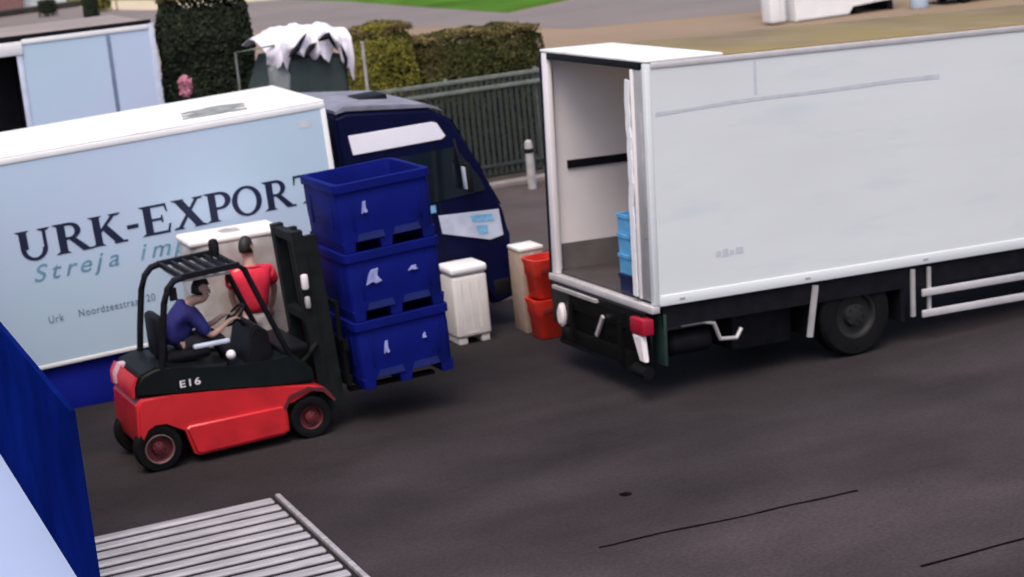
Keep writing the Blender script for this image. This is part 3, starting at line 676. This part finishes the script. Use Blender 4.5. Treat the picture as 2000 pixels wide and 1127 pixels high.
def features(body_parent, c, fwd):
    """nose, ears, eyes, mouth merged in one small child mesh group"""
    c = Vector(c); f = Vector(fwd).normalized(); s = Vector((0, 0, 1)).cross(f).normalized(); u = Vector((0, 0, 1))
    n = MB(); n.prism([(0, 0)]*0 or [(-.012, 0), (.012, 0), (0, .02)], 'z', 0, .045); 
    n.bm.free()
    nb = MB(); tip = c+f*.108+u*(-.028); 
    nb.tube([c+f*.088+u*.015, c+f*.100-u*.008, tip], [.008, .012, .015], 8)
    for q in (-1, 1): nb.sph(c+s*q*.084-u*.012-f*.005, .028, (.55, .4, 1), 10)
    nb.build('nose_and_ears', 'skin', body_parent)
    e = MB()
    for q in (-1, 1): e.sph(c+f*.088+s*q*.030+u*.008, .011, seg=8); e.tube([c+f*.093+s*q*.045+u*.028, c+f*.098+s*q*.015+u*.030], .004, 5)
    e.build('eyes_and_brows', 'hair', body_parent)
    mo = MB(); mo.tube([c+f*.086+s*.024-u*.062, c+f*.096-u*.060, c+f*.086-s*.024-u*.062], .005, 6); mo.build('mouth', 'redlens', body_parent)

def driver():
    t = thing('person', 'driver in a navy top seated at the wheel of the red forklift', 'person', FK, FR)
    hip = (.52, .55, 1.27)
    hd = (.88, .505, 1.835)
    ch = [[(hip, (.14, .11), 'hip'), ((.55, .55, 1.42), (.14, .10)), ((.62, .54, 1.58), (.16, .11), 'chest'), ((.71, .53, 1.685), (.10, .08), 'neckb'), ((.79, .515, 1.745), .07, 'neck')]]
    ch += head_nodes(hd, (1, .05, -.25), 'neck')
    for sgn, nm in ((-1, 'l'), (1, 'r')):
        y = .54+sgn*.19
        ch.append(['chest', ((.70, y, 1.63), .062, 'sh'+nm), ((.80, y+sgn*.05, 1.44), .046), ((.88, y+sgn*.05, 1.34), .040, 'el'+nm), ((1.02, y-sgn*.02, 1.39), .034), ((1.12, .55+sgn*.15, 1.45), .027, 'wr'+nm)])
        ch += hand((1.12, .55+sgn*.15, 1.45), (1, -sgn*.1, .25), (.1, 0, -1), 'wr'+nm)
        ch.append(['hip', ((.60, .55+sgn*.10, 1.26), .085), ((.98, .55+sgn*.14, 1.30), .070, 'kn'+nm), ((1.08, .55+sgn*.14, 1.08), .052), ((1.12, .55+sgn*.13, .88), .042), ((1.26, .55+sgn*.13, .86), .035)])
    b = skin_body('body', *graph(ch), 'skin', t)
    ch = [[((.50, .55, 1.24), (.19, .17), 'hip'), ((.54, .55, 1.42), (.20, .165)), ((.62, .54, 1.57), (.22, .18), 'chest'), ((.70, .53, 1.67), (.15, .14)), ((.745, .52, 1.70), (.085, .085))]]
    for sgn, nm in ((-1, 'l'), (1, 'r')):
        y = .54+sgn*.19
        ch.append(['chest', ((.70, y, 1.62), .10), ((.80, y+sgn*.05, 1.44), .078), ((.85, y+sgn*.05, 1.37), .070)])
    skin_body('shirt', *graph(ch), 'navyshirt', t)
    ch = [[((.50, .55, 1.24), (.15, .12), 'hip'), ((.52, .55, 1.33), (.15, .12))]]
    for sgn in (-1, 1):
        ch.append(['hip', ((.60, .55+sgn*.10, 1.25), .10), ((.98, .55+sgn*.14, 1.29), .085), ((1.08, .55+sgn*.14, 1.08), .068), ((1.12, .55+sgn*.13, .93), .06)])
    skin_body('trousers', *graph(ch), 'darktrousers', t)
    face_parts(t, hd, (1, .05, -.25)); features(t, hd, (1, .05, -.25))
    return t
driver()

def red_person():
    p = FM @ Vector((1.90, 1.95, .165))
    t = thing('person', 'person in a red top and pale trousers standing behind the forklift mast', 'person', p, FR+1.35)
    hd = (.02, .02, 1.765)
    ch = [[((0, 0, 1.0), (.15, .10), 'hip'), ((0, 0, 1.15), (.14, .095)), ((.01, 0, 1.38), (.17, .11), 'chest'), ((.01, 0, 1.53), (.10, .08)), ((.01, 0, 1.60), .07, 'neck')]]
    ch += head_nodes(hd, (.9, -.5, -.1), 'neck')
    for sgn, nm in ((-1, 'l'), (1, 'r')):
        y = sgn*.20
        ch.append(['chest', ((.02, y, 1.48), .06), ((.10, y+sgn*.06, 1.25), .048), ((.15, y+sgn*.06, 1.17), .042), ((.22, y+sgn*.03, 1.02), .035), ((.26, y, .94), .028, 'wr'+nm)])
        ch += hand((.26, y, .94), (.3, 0, -1), (.9, -sgn*.2, .2), 'wr'+nm)
        ch.append(['hip', ((0, sgn*.10, .92), .09), ((.02+sgn*.04, sgn*.11, .52), .062), ((.0+sgn*.06, sgn*.12, .30), .055), ((sgn*.07, sgn*.12, .08), .04), ((.12+sgn*.07, sgn*.13, .04), .036)])
    skin_body('body', *graph(ch), 'skin', t)
    ch = [[((0, 0, .93), (.19, .19), 'hip'), ((0, 0, 1.15), (.18, .18)), ((.01, 0, 1.38), (.22, .21), 'chest'), ((.01, 0, 1.52), (.15, .14)), ((.01, 0, 1.57), (.08, .08))]]
    for sgn in (-1, 1): ch.append(['chest', ((.02, sgn*.22, 1.46), .095), ((.09, sgn*.265, 1.28), .078)])
    skin_body('shirt', *graph(ch), 'redshirt', t)
    ch = [[((0, 0, .93), (.155, .115), 'hip'), ((0, 0, 1.02), (.15, .11))]]
    for sgn in (-1, 1): ch.append(['hip', ((0, sgn*.10, .86), .105), ((.02+sgn*.04, sgn*.11, .50), .080), ((sgn*.07, sgn*.12, .12), .066)])
    skin_body('trousers', *graph(ch), 'paletrousers', t)
    for sgn in (-1, 1): MB().box((-.07+sgn*.07, sgn*.13-.05, .0), (.20+sgn*.07, sgn*.13+.05, .09), bev=.035).build('shoe', 'shoe', t)
    face_parts(t, hd, (.9, -.5, -.1)); features(t, hd, (.9, -.5, -.1))
    return t
red_person()

def pallet(name, loc, rz, a, b, label):
    t = thing(name, label, 'pallet', loc, rz)
    s = MB(); n = 6
    for k in range(n): s.box((-a/2+k*(a/n)+.01, -b/2, .115), (-a/2+(k+1)*(a/n)-.01, b/2, .137))
    s.build('deck_boards', 'wood', t)
    r_ = MB()
    for y in (-b/2+.05, 0, b/2-.05): r_.box((-a/2, y-.05, .022), (a/2, y+.05, .113)); r_.box((-a/2, y-.05, 0), (a/2, y+.05, .021))
    r_.build('bearers', 'wood', t)
    return t
PL = W(6.85, 22.0)
pallet('wooden_pallet', tuple(FM @ Vector((1.98, 1.95, .004))), FR, 1.0, .8, 'wooden pallet under the feet of the person in red')

# wrapped load behind the forklift
def wrapped_load():
    t = thing('wrapped_load', 'pale shrink wrapped load with a rounded white top behind the forklift driver', 'load', W(5.58, 22.70, .004), G)
    s = MB(); a, b = .60, .36
    rs = []; prof = [(.14, 1.0), (.5, 1.02), (1.0, 1.0), (1.5, 1.01), (1.85, 1.0), (1.95, .97), (2.01, .88), (2.03, .5), (2.035, .02)]
    for z, k in prof:
        ring = []
        for q in range(36):
            an = q*math.pi/18; cx, sy = math.cos(an), math.sin(an); e = .28
            x = a*k*math.copysign(abs(cx)**e, cx); y = b*k*math.copysign(abs(sy)**e, sy)
            d = .012*noise.noise(Vector((x*3, y*3, z*4)))
            ring.append(s.bm.verts.new((x+d, y+d, z+(.03*(1-(x/a)**2) if z > 2.0 else 0))))
        rs.append(ring)
    for p, q in zip(rs, rs[1:]):
        for k in range(36): s.bm.faces.new((p[k], p[(k+1) % 36], q[(k+1) % 36], q[k]))
    s.bm.faces.new(rs[0]); s.bm.faces.new(rs[-1][::-1])
    s.build('wrap', 'wrap', t, flat_angle=60)
    c = MB(); c.box((-.60, -.36, 1.97), (.60, .36, 2.06), bev=.042, seg=4); c.build('top_sheet', 'foam', t)
    bse = MB(); bse.box((-.6, -.35, .0), (.6, .35, .138)); bse.build('base_pallet', 'wood', t)
wrapped_load()

# white insulated box, orange tubs, cardboard stack
def white_container():
    t = thing('insulated_container', 'tall white rounded plastic container standing by the navy cab', 'container', W(8.72, 22.78, .004), G+.02)
    s = MB(); s.box((-.25, 0, .09), (.25, .46, .93), bev=.045, seg=3)
    s.build('body', 'foam', t)
    l = MB(); l.box((-.265, -.015, .935), (.265, .475, 1.06), bev=.05, seg=3); l.build('lid', 'white_paint', t)
    for x in (-.14, -.02, .10): MB().box((x, -.003, .2), (x+.02, .004, .85)).build('rib', 'foam', t)
    for x in (-.22, .10): MB().box((x, .03, 0), (x+.12, .43, .088), bev=.01).build('foot', 'foam', t)
    MB().box((-.10, -.016, .12), (.05, -.001, .15)).build('latch', 'steel', t)
white_container()
def orange_tub(z, lab, rz, off):
    t = thing('fish_tub', lab, 'tub', W(9.62+off, 22.42, z), G+rz, group='orange red tubs beside the white truck')
    s = MB(); rs = []
    for zz, a in [(.0, .17), (.02, .185), (.30, .20), (.32, .215), (.44, .218), (.50, .235), (.535, .235), (.535, .205), (.10, .17)]:
        ring = []
        for q in range(28):
            an = q*math.pi/14; c, sn = math.cos(an), math.sin(an)
            ring.append(s.bm.verts.new((a*math.copysign(abs(c)**.4, c), a*math.copysign(abs(sn)**.4, sn), zz)))
        rs.append(ring)
    for p, q in zip(rs, rs[1:]):
        for k in range(28): s.bm.faces.new((p[k], p[(k+1) % 28], q[(k+1) % 28], q[k]))
    s.bm.faces.new(rs[0]); s.bm.faces.new(rs[-1][::-1]); s.build('shell', 'orange', t, flat_angle=50)
    MB().box((-.14, -.222, .34), (.14, -.205, .42), bev=.004).build('grip_recess', 'orangedark', t)
orange_tub(.006, 'lower orange red tub on the ground behind the white truck', 0, 0)
orange_tub(.545, 'upper orange red tub stacked on the other one', .06, .01)
def cardboard():
    t = thing('cardboard_box', 'tall tan cardboard box with a white top behind the orange tubs', 'box', W(9.62, 22.95, .004), G)
    MB().box((-.17, -.2, 0), (.17, .2, 1.10), bev=.01).build('carton', 'tan', t)
    MB().box((-.18, -.21, 1.103), (.18, .21, 1.16), bev=.02).build('white_lid', 'foam', t)
    MB().box((-.03, -.205, .05), (.03, -.199, 1.08)).build('tape', 'stripe', t)
cardboard()
at_grid(struct(MB().box((9.7, 24.7, .0), (10.5, 25.0, .10), bev=.02).build('kerb_stone', 'kerb')))

# ------------------------------------------------------------ metal grating in the yard
def grating():
    t = thing('metal_grating', 'raised galvanised metal grating of parallel bars in the yard', 'grating', (0, 0, 0), G)
    x0, x1, y0, y1 = 1.9, 4.66, 12.9, 18.26
    MB().box((x0, y0, .008), (x1, y1, .014)).build('pit_plate', 'gratedark', t)
    p = .245; k = 0; y = y1-.13
    while y > y0+.1:
        MB().box((x0, y-.072, .022), (x1-.11, y+.072, .066), bev=.022, seg=3).build('bar', 'grate', t); y -= p
    MB().box((x1-.055, y0, .016), (x1, y1, .07), bev=.01).build('frame', 'grate', t)
    MB().box((x1+.003, y0, .007), (x1+.05, y1+.05, .012)).build('rubber_seal', 'black', t)
    MB().box((x0, y1, .007), (x1+.0, y1+.05, .012)).build('rubber_seal', 'black', t)
grating()

# ------------------------------------------------------------ dock building in the near left corner
def dock():
    t = thing('dock_building', 'white roofed dock building with a dark blue parapet in the near corner', 'building', (0, 0, 0), G)
    xr = 1.71
    MB().box((xr-.035, 11.42, 0), (xr, 26.5, 3.165)).build('parapet_wall', 'wallblue', t)
    MB().box((-7, 11.0, 1.62), (xr-.039, 26.5, 1.84)).build('roof', 'dockroof', t)
    w_ = MB(); w_.box((-6.9, 11.1, 0), (xr-.05, 11.25, 1.615)); w_.build('wall', 'white_paint', t)
    MB().box((-6.9, 26.2, 0), (xr-.05, 26.4, 1.615)).build('wall', 'white_paint', t)
    MB().box((-5.2, 11.04, .0), (-2.2, 11.095, 1.5)).build('dock_door', 'greyjamb', t)
dock()

# ------------------------------------------------------------ fence, post, hedges
def fence():
    t = thing('palisade_fence', 'green grey two rail fence with vertical bars before the hedge', 'fence', (0, 0, 0), G)
    y = 35.0; x0, x1 = 11.3, 15.45
    MB().box((x0, y-.03, 1.98), (x1, y+.03, 2.06), bev=.01).build('top_rail', 'fence', t)
    MB().box((x0, y-.05, 1.78), (x1, y-.02, 1.86), bev=.01).build('rail', 'fence', t)
    MB().box((x0, y-.03, .20), (x1, y+.03, .27), bev=.01).build('rail', 'fencebar', t)
    x = x0+.1; n = 0
    while x < x1-.1:
        MB().box((x, y-.015, .06), (x+.075, y+.015, 1.975)).build('bar', 'fencebar', t); x += .125
    for x in (11.33, 13.3, 15.25): MB().box((x, y+.032, 0), (x+.07, y+.10, 2.10), bev=.01).build('post', 'fence', t)
fence()
def leaves(mb, pt, n, size):
    """one leaf: small rhombus with a fold"""
    for _ in range(n): pass
def foliage(name, sampler, n, size, mt, parent):
    mb = MB(); bm = mb.bm
    for _ in range(n):
        p, nr = sampler()
        p = Vector(p); d = (Vector(nr)*.7+Vector([random.uniform(-1, 1) for _ in range(3)])*.8).normalized()
        a = d.orthogonal().normalized(); a = (Matrix.Rotation(random.uniform(0, 6.28), 3, d) @ a); b = d.cross(a)
        s = size*random.uniform(.6, 1.35)
        vs = [bm.verts.new(p+a*s), bm.verts.new(p+b*s*.55+d*s*.1), bm.verts.new(p-a*s), bm.verts.new(p-b*s*.55+d*s*.1)]
        bm.faces.new(vs)
    me = bpy.data.meshes.new(name); bm.to_mesh(me); bm.free(); me.materials.append(M[mt])
    o = bpy.data.objects.new(name, me); C.objects.link(o); o.parent = parent; return o
def blob(a, b, h, z0=0, lump=.12, seed=0, taper=1.0):
    """sampler on / just inside a clipped body of half sizes a, b and height h"""
    per = 2*(a+b)*h*1.3; top = 4*a*b*1.6
    def f():
        if random.random() < top/(top+per):
            x = random.uniform(-a, a); y = random.uniform(-b, b); z = h; nr = Vector((0, 0, 1))
        else:
            t_ = random.uniform(0, 2*(a+b))
            if t_ < 2*a: x, y = t_-a, (b if random.random() < .4 else -b)
            else: x, y = (a if random.random() < .4 else -a), t_-2*a-b
            z = h*random.random()**.8; nr = Vector((x/a, y/b, .25))
        n5 = (abs(x/a)**5+abs(y/b)**5)**.2
        if n5 > 1: x /= n5; y /= n5
        q = max(abs(x/a), abs(y/b)); z = z-h*.10*max(0, q-.5)**2*4*(z/h)**6*taper
        k = 1-.10*max(0, z/h-.8)*5*(z/h)
        k *= 1+lump*noise.noise(Vector((x*1.6+seed, y*1.6, z*1.6)))+.05*noise.noise(Vector((x*5+seed, y*5, z*5)))-abs(random.gauss(0, .03))
        z *= 1+.035*noise.noise(Vector((x*2.1, y*2.1, seed+3)))-abs(random.gauss(0, .008))
        return (x*k, y*k, z0+z), nr
    return f
def bush(name, label, cat, u, v, a, b, h, n, size, mt, core=.84, lump=.12, seed=0, rz=0, topmat=None, group=None):
    t = thing(name, label, cat, W(u, v), G+rz, group=group)
    foliage('foliage', blob(a, b, h, seed=seed, lump=lump), n, size, mt, t)
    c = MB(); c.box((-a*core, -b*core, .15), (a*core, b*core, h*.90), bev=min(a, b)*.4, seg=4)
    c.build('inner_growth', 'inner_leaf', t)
    c = MB()
    for k in range(3): c.tube([((k-1)*a*.4, 0, 0), ((k-1)*a*.45, .05, h*.35), ((k-1)*a*.5, 0, h*.6)], [.05, .04, .02], 6)
    c.build('stem', 'stem', t)
    if topmat:
        def top():
            x = random.uniform(-a*.9, a*.9); y = random.uniform(-b*.9, b*.9)
            return (x, y, h*(.985+.05*noise.noise(Vector((x*1.5, y*1.5, seed)))+random.uniform(-.03, .015))), (0, 0, 1)
        foliage('dry_top', top, int(n*.16), size, topmat, t)
    return t
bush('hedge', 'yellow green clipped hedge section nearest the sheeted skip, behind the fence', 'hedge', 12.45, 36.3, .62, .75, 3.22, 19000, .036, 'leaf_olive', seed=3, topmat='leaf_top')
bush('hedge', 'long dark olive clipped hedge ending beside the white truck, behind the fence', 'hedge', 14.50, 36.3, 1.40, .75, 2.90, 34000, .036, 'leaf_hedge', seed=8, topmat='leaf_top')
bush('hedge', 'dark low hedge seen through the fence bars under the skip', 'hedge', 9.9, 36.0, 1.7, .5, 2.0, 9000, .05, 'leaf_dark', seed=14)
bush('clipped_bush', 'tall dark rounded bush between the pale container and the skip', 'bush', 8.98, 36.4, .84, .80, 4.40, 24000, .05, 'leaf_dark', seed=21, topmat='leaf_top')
bb = thing('flowering_plant', 'small plant with a pink bloom against the dark rounded bush', 'plant', W(8.22, 35.35), G)
def fl():
    a_ = random.uniform(0, 6.28); r_ = random.random()**.5
    return (.12*r_*math.cos(a_), .10*r_*math.sin(a_), 2.62+.24*random.uniform(-1, 1)*(1-r_*.5)), (0, -1, .3)
foliage('bloom', fl, 420, .035, 'pink', bb)
MB().tube([(0, 0, 0), (.03, .02, 1.2), (0, 0, 2.6)], [.02, .015, .01], 6).build('stem', 'stem', bb)
def bollard():
    t = thing('bollard', 'pale concrete bollard on the pavement beside the open white truck', 'bollard', W(14.15, 33.1), G)
    MB().lathe((0, 0, 0), (0, 0, 1), [(.085, 0), (.08, .86), (.07, .92), (.03, .95), (0, .955)], 18).build('shaft', 'post', t)
    MB().lathe((0, 0, .70), (0, 0, 1), [(.083, 0), (.085, .01), (.085, .08), (.083, .09)], 18).build('band', 'darkmetal', t)
bollard()

# ------------------------------------------------------------ pale container far left
def container():
    t = thing('cargo_container', 'pale blue cargo container with a dark open bay, far left behind', 'container', W(0, 0), G)
    y = 35.0; z0, z1 = .35, 3.90
    MB().box((5.24, y, z0), (7.64, y+.05, z1-.10)).build('side_panel', 'trailer_side', t)
    MB().box((7.60, y-.02, z0), (7.70, y+.06, z1), bev=.012).build('corner_post', 'stripe', t)
    MB().box((6.80, y-.015, z0), (6.87, y, z1-.1), bev=.005).build('seam', 'greyletter', t)
    MB().box((5.16, y-.02, z0), (5.26, y+.0, z1-.26), bev=.008).build('door_post', 'stripe', t)
    MB().box((1.0, y-.04, z1-.28), (5.28, y+.06, z1-.04), bev=.015).build('top_rail', 'white_paint', t)
    MB().box((5.285, y-.02, z1-.10), (7.595, y+.06, z1-.012), bev=.01).build('top_rail', 'white_paint', t)
    MB().box((1.0, y+2.4, z0), (7.66, y+2.45, z1-.05)).build('side_panel', 'trailer_side', t)
    MB().box((7.62, y+.065, z0), (7.66, y+2.395, z1-.05)).build('end_wall', 'trailer_side', t)
    MB().box((1.0, y+.9, z0), (5.2, y+.94, z1-.3)).build('inner_wall', 'black', t)
    MB().box((5.2, y+.06, z0), (5.24, y+.89, z1-.3)).build('bay_side', 'black', t)
    MB().box((1.0, y, z0-.15), (7.66, y+2.45, z0-.005)).build('floor', 'black', t)
    MB().box((.9, y+.045, z1-.008), (7.66, y+3.6, z1+.03), bev=.01).build('roof', 'pinkpave', t)
    MB().box((.9, y-.01, z1-.008), (7.66, y+.04, z1+.07), bev=.01).build('roof_edge', 'black', t)
    for x in (1.6, 4.2, 7.0): MB().box((x, y+.3, 0), (x+.3, y+2.2, .19)).build('support_block', 'post', t)
container()

# ------------------------------------------------------------ skip with crumpled tarpaulin, frame, pole
def skip():
    t = thing('rubbish_skip', 'tall dark green skip heaped under a sheet, before the hedge', 'skip', W(9.95, 33.6), G)
    s = MB(); s.prism([(-.95, .3), (1.0, .3), (1.15, 2.75), (.3, 2.9), (-.75, 2.85), (-1.15, 2.3)], 'y', -.7, 1.1, bev=.10); s.build('body', 'skip', t)
    for x in (-.5, .0, .5): MB().box((x, -.73, .4), (x+.06, -.69, 2.3)).build('rib', 'skip', t)
    g = MB(); g.prism([(-1.1, 1.9), (-.62, 1.95), (-.50, 2.55), (-.75, 2.92), (-1.08, 2.7)], 'y', -.80, -.60, bev=.06); g.build('grey_sheet', 'tarpgrey', t)
    MB().prism([(-.9, 1.55), (-.35, 1.35), (-.1, 1.75), (-.6, 2.1)], 'y', -.79, -.70, bev=.03).build('grey_flap', 'tarpgrey', t)
    for x in (-.8, .8): MB().box((x-.08, -.6, 0), (x+.08, 1.0, .32)).build('foot', 'black', t)
    t.scale = (.68, .8, 1.10); return t
skip()
def tarp():
    t = thing('tarpaulin', 'crumpled white tarpaulin with dark folds over the green skip', 'tarpaulin', W(9.95, 33.6), G)
    # grid cloth over the heap
    mb = MB(); nx, ny = 84, 44; vs = []
    for j in range(ny):
        row = []
        for i in range(nx):
            x = -1.12+2.40*i/(nx-1); s_ = j/(ny-1)
            f = 3.02+.13*math.sin((x+1.1)*1.3)+.05*noise.noise(Vector((x*1.6, 0, 4)))
            hang = .26+.34*abs(noise.noise(Vector((x*2.7, 7, 1))))+.05*noise.noise(Vector((x*9, 2, 1)))+ (.25 if x > .85 else 0)
            if s_ < .35:
                q = s_/.35; y = -.82-.05*math.sin(q*3)+.09*math.sin(x*11+q*2)*(1-q); z = f-hang*(1-q)
            else:
                q = (s_-.35)/.65; y = -.82+1.95*q; z = f+.12*math.sin(q*math.pi)+.07*noise.noise(Vector((x*3.2, q*3, 2)))
            x2 = x+.06*noise.noise(Vector((x*2, s_*4, 9)))
            z += .045*math.sin(x*9+s_*7+2*noise.noise(Vector((x, s_*2, 0))))+.05*abs(noise.noise(Vector((x*5, s_*6, 5))))
            y += .05*noise.noise(Vector((x*6, s_*5, 8)))
            row.append(mb.bm.verts.new((x2, y, z)))
        vs.append(row)
    for j in range(ny-1):
        for i in range(nx-1): mb.bm.faces.new((vs[j][i], vs[j][i+1], vs[j+1][i+1], vs[j+1][i]))
    o = mb.build('sheet', 'tarp', t, flat_angle=80); sol = o.modifiers.new('t', 'SOLIDIFY'); sol.thickness = .008
    fo = MB()
    for (a, b, c) in [((-.55, 2.86), (-.30, 2.98), (.0, 3.20)), ((-.15, 2.80), (.05, 2.95), (.25, 3.02)), ((.30, 3.06), (.60, 3.12), (.80, 2.86)), ((.95, 2.50), (1.0, 2.7), (.9, 2.95))]:
        pts = [Vector((p[0], -.93, p[1])) for p in (a, b, c)]
        q = [pts[0].lerp(pts[1], k/3) for k in range(3)]+[pts[1].lerp(pts[2], k/3) for k in range(4)]
        fo.tube(q, [.015, .04, .055, .06, .05, .035, .012], 8)
    fo.build('fold_shade', 'black', t)  # black tubes stand in for the shade inside the sheet's folds
    t.scale = (.68, .8, 1.10)
tarp()
def frame_():
    t = thing('metal_framework', 'thin grey metal gate standing left of the green skip', 'framework', W(8.90, 32.9), G)  # bare metal frame of bent tube, not a real gate
    s = MB(); s.tube([(-.28, 0, 0), (-.28, 0, 3.34), (.45, 0, 3.38)], .022, 8); s.build('post', 'fence', t)
    MB().tube([(-.26, 0, 2.5), (.4, 0, 2.52)], .016, 8).build('crossbar', 'fence', t)
frame_()
pole = thing('pole', 'thin pale pole rising between the skip and the yellow hedge', 'pole', W(11.02, 33.0), G)
MB().cyl((0, 0, 0), (0, 0, 3.2), .03).build('shaft', 'post', pole); MB().cyl((0, 0, 3.2), (0, 0, 3.23), .04).build('cap', 'post', pole)

# ------------------------------------------------------------ far things at the top edge
def cabin():
    t = thing('site_cabin', 'white cabin at the top edge beyond the large truck', 'cabin', W(33.55, 54.8), G-.03)
    MB().prism([(0, .03), (2.05, .03), (2.15, .34), (3.9, .34), (3.9, 2.7), (0, 2.7)], 'y', 0, 2.4, bev=.05).build('wall', 'white_paint', t)
    MB().box((3.0, -.02, .40), (3.03, .01, 2.6)).build('panel_joint', 'stripe', t)
    MB().box((-.1, -.1, 2.71), (4.0, 2.5, 2.82), bev=.02).build('roof', 'white_roof', t)
    MB().box((.5, -.03, 1.2), (1.5, -.002, 2.1)).build('window', 'glass', t)
    for x in (2.3, 3.6): MB().box((x, .1, 0), (x+.2, 2.3, .335)).build('foot', 'black', t)
    c = thing('cabinet', 'narrow white rounded cabinet left of the white cabin', 'cabinet', W(32.66, 54.95), G-.03)
    MB().box((0, 0, .04), (.60, .7, 1.7), bev=.10, seg=3).build('body', 'white_paint', c)
    MB().box((.34, -.01, .3), (.36, .002, 1.5)).build('door_gap', 'stripe', c)
    d = thing('storage_drum', 'pale blue drum standing right of the white cabin', 'drum', W(37.85, 53.95, .006), G)
    MB().lathe((0, 0, 0), (0, 0, 1), [(.0, 0), (.28, 0), (.30, .03), (.30, .45), (.32, .47), (.30, .49), (.30, .86), (.28, .9), (0, .9)], 20).build('shell', 'trailer_side', d)
    MB().lathe((0, 0, .905), (0, 0, 1), [(.27, 0), (.27, .02), (0, .02)], 20).build('lid', 'stripe', d)
    k = thing('dark_car', 'dark car almost wholly above the top edge, right of the cabin', 'car', W(38.6, 53.6), G-.1)
    MB().prism([(0, .25), (0, .75), (.9, .85), (1.5, 1.40), (3.0, 1.42), (3.8, .9), (4.3, .8), (4.35, .25)], 'y', 0, 1.7, bev=.08).build('body', 'black', k)
    MB().prism([(1.1, .92), (1.55, 1.32), (2.9, 1.34), (3.4, .95)], 'y', -.012, -.002).build('window', 'glass', k)
    wheel(k, .85, .1, .31, .2); wheel(k, 3.4, .1, .31, .2); wheel(k, .85, 1.6, .31, .2, side=1); wheel(k, 3.4, 1.6, .31, .2, side=1)
cabin()
def far_left():
    t = thing('brick_house', 'brick house at the very top left corner with a pale extension', 'house', W(9, 121.5), G-.07)
    MB().box((0, 0, 0), (9.75, 8, 5.4)).build('wall', 'brick', t)
    MB().box((9.76, .6, 0), (12.4, 7, 3.2)).build('extension', 'palewall', t)
    MB().prism([(-.4, 5.4), (10.1, 5.4), (4.9, 8.6)], 'y', -.3, 8.3).build('roof', 'darkmetal', t)
    f = MB(); f.box((6, -.03, 1.0), (7.6, .01, 2.4)); f.build('window', 'glass', t)
    MB().box((2, -.03, .1), (3, .01, 2.2)).build('door', 'white_paint', t)
    k = at_grid(struct(MB().prism([(2, 112.2), (13.5, 116.8), (21.8, 119.2), (21.9, 118.2), (13.8, 115.3), (2, 110.6)], 'z', 0, .35).build('low_border', 'verge')))
    bush('conifer', 'small dark upright conifer behind the pale container', 'conifer', 19.15, 101.6, .38, .38, 1.5, 900, .07, 'leaf_dark', seed=31)
    bush('shrub', 'small dark shrub left of the upright conifer', 'shrub', 18.6, 111.5, .50, .45, .95, 700, .07, 'leaf_dark', seed=35)
    bush('shrub', 'small green shrub right of the pale slanting post', 'shrub', 21.45, 109.9, .45, .45, 1.0, 700, .07, 'leaf_olive', seed=38)
    p = thing('slanting_post', 'pale slanting post beside the small conifer', 'post', W(20.55, 108.9), G)
    MB().bar((.15, 0, 0), (-.35, 0, 1.9), .10, .16).build('shaft', 'post', p); MB().box((-.15, -.15, 0), (.4, .15, .06), bev=.01).build('base', 'post', p)
    q = thing('stake', 'thin brown stake right of the small green shrub', 'stake', W(22.0, 108.8), G)
    MB().cyl((0, 0, 0), (0, 0, 1.6), .05).build('shaft', 'wood', q); MB().cyl((0, 0, 1.6), (0, 0, 1.68), .05, .01).build('tip', 'wood', q)
far_left()
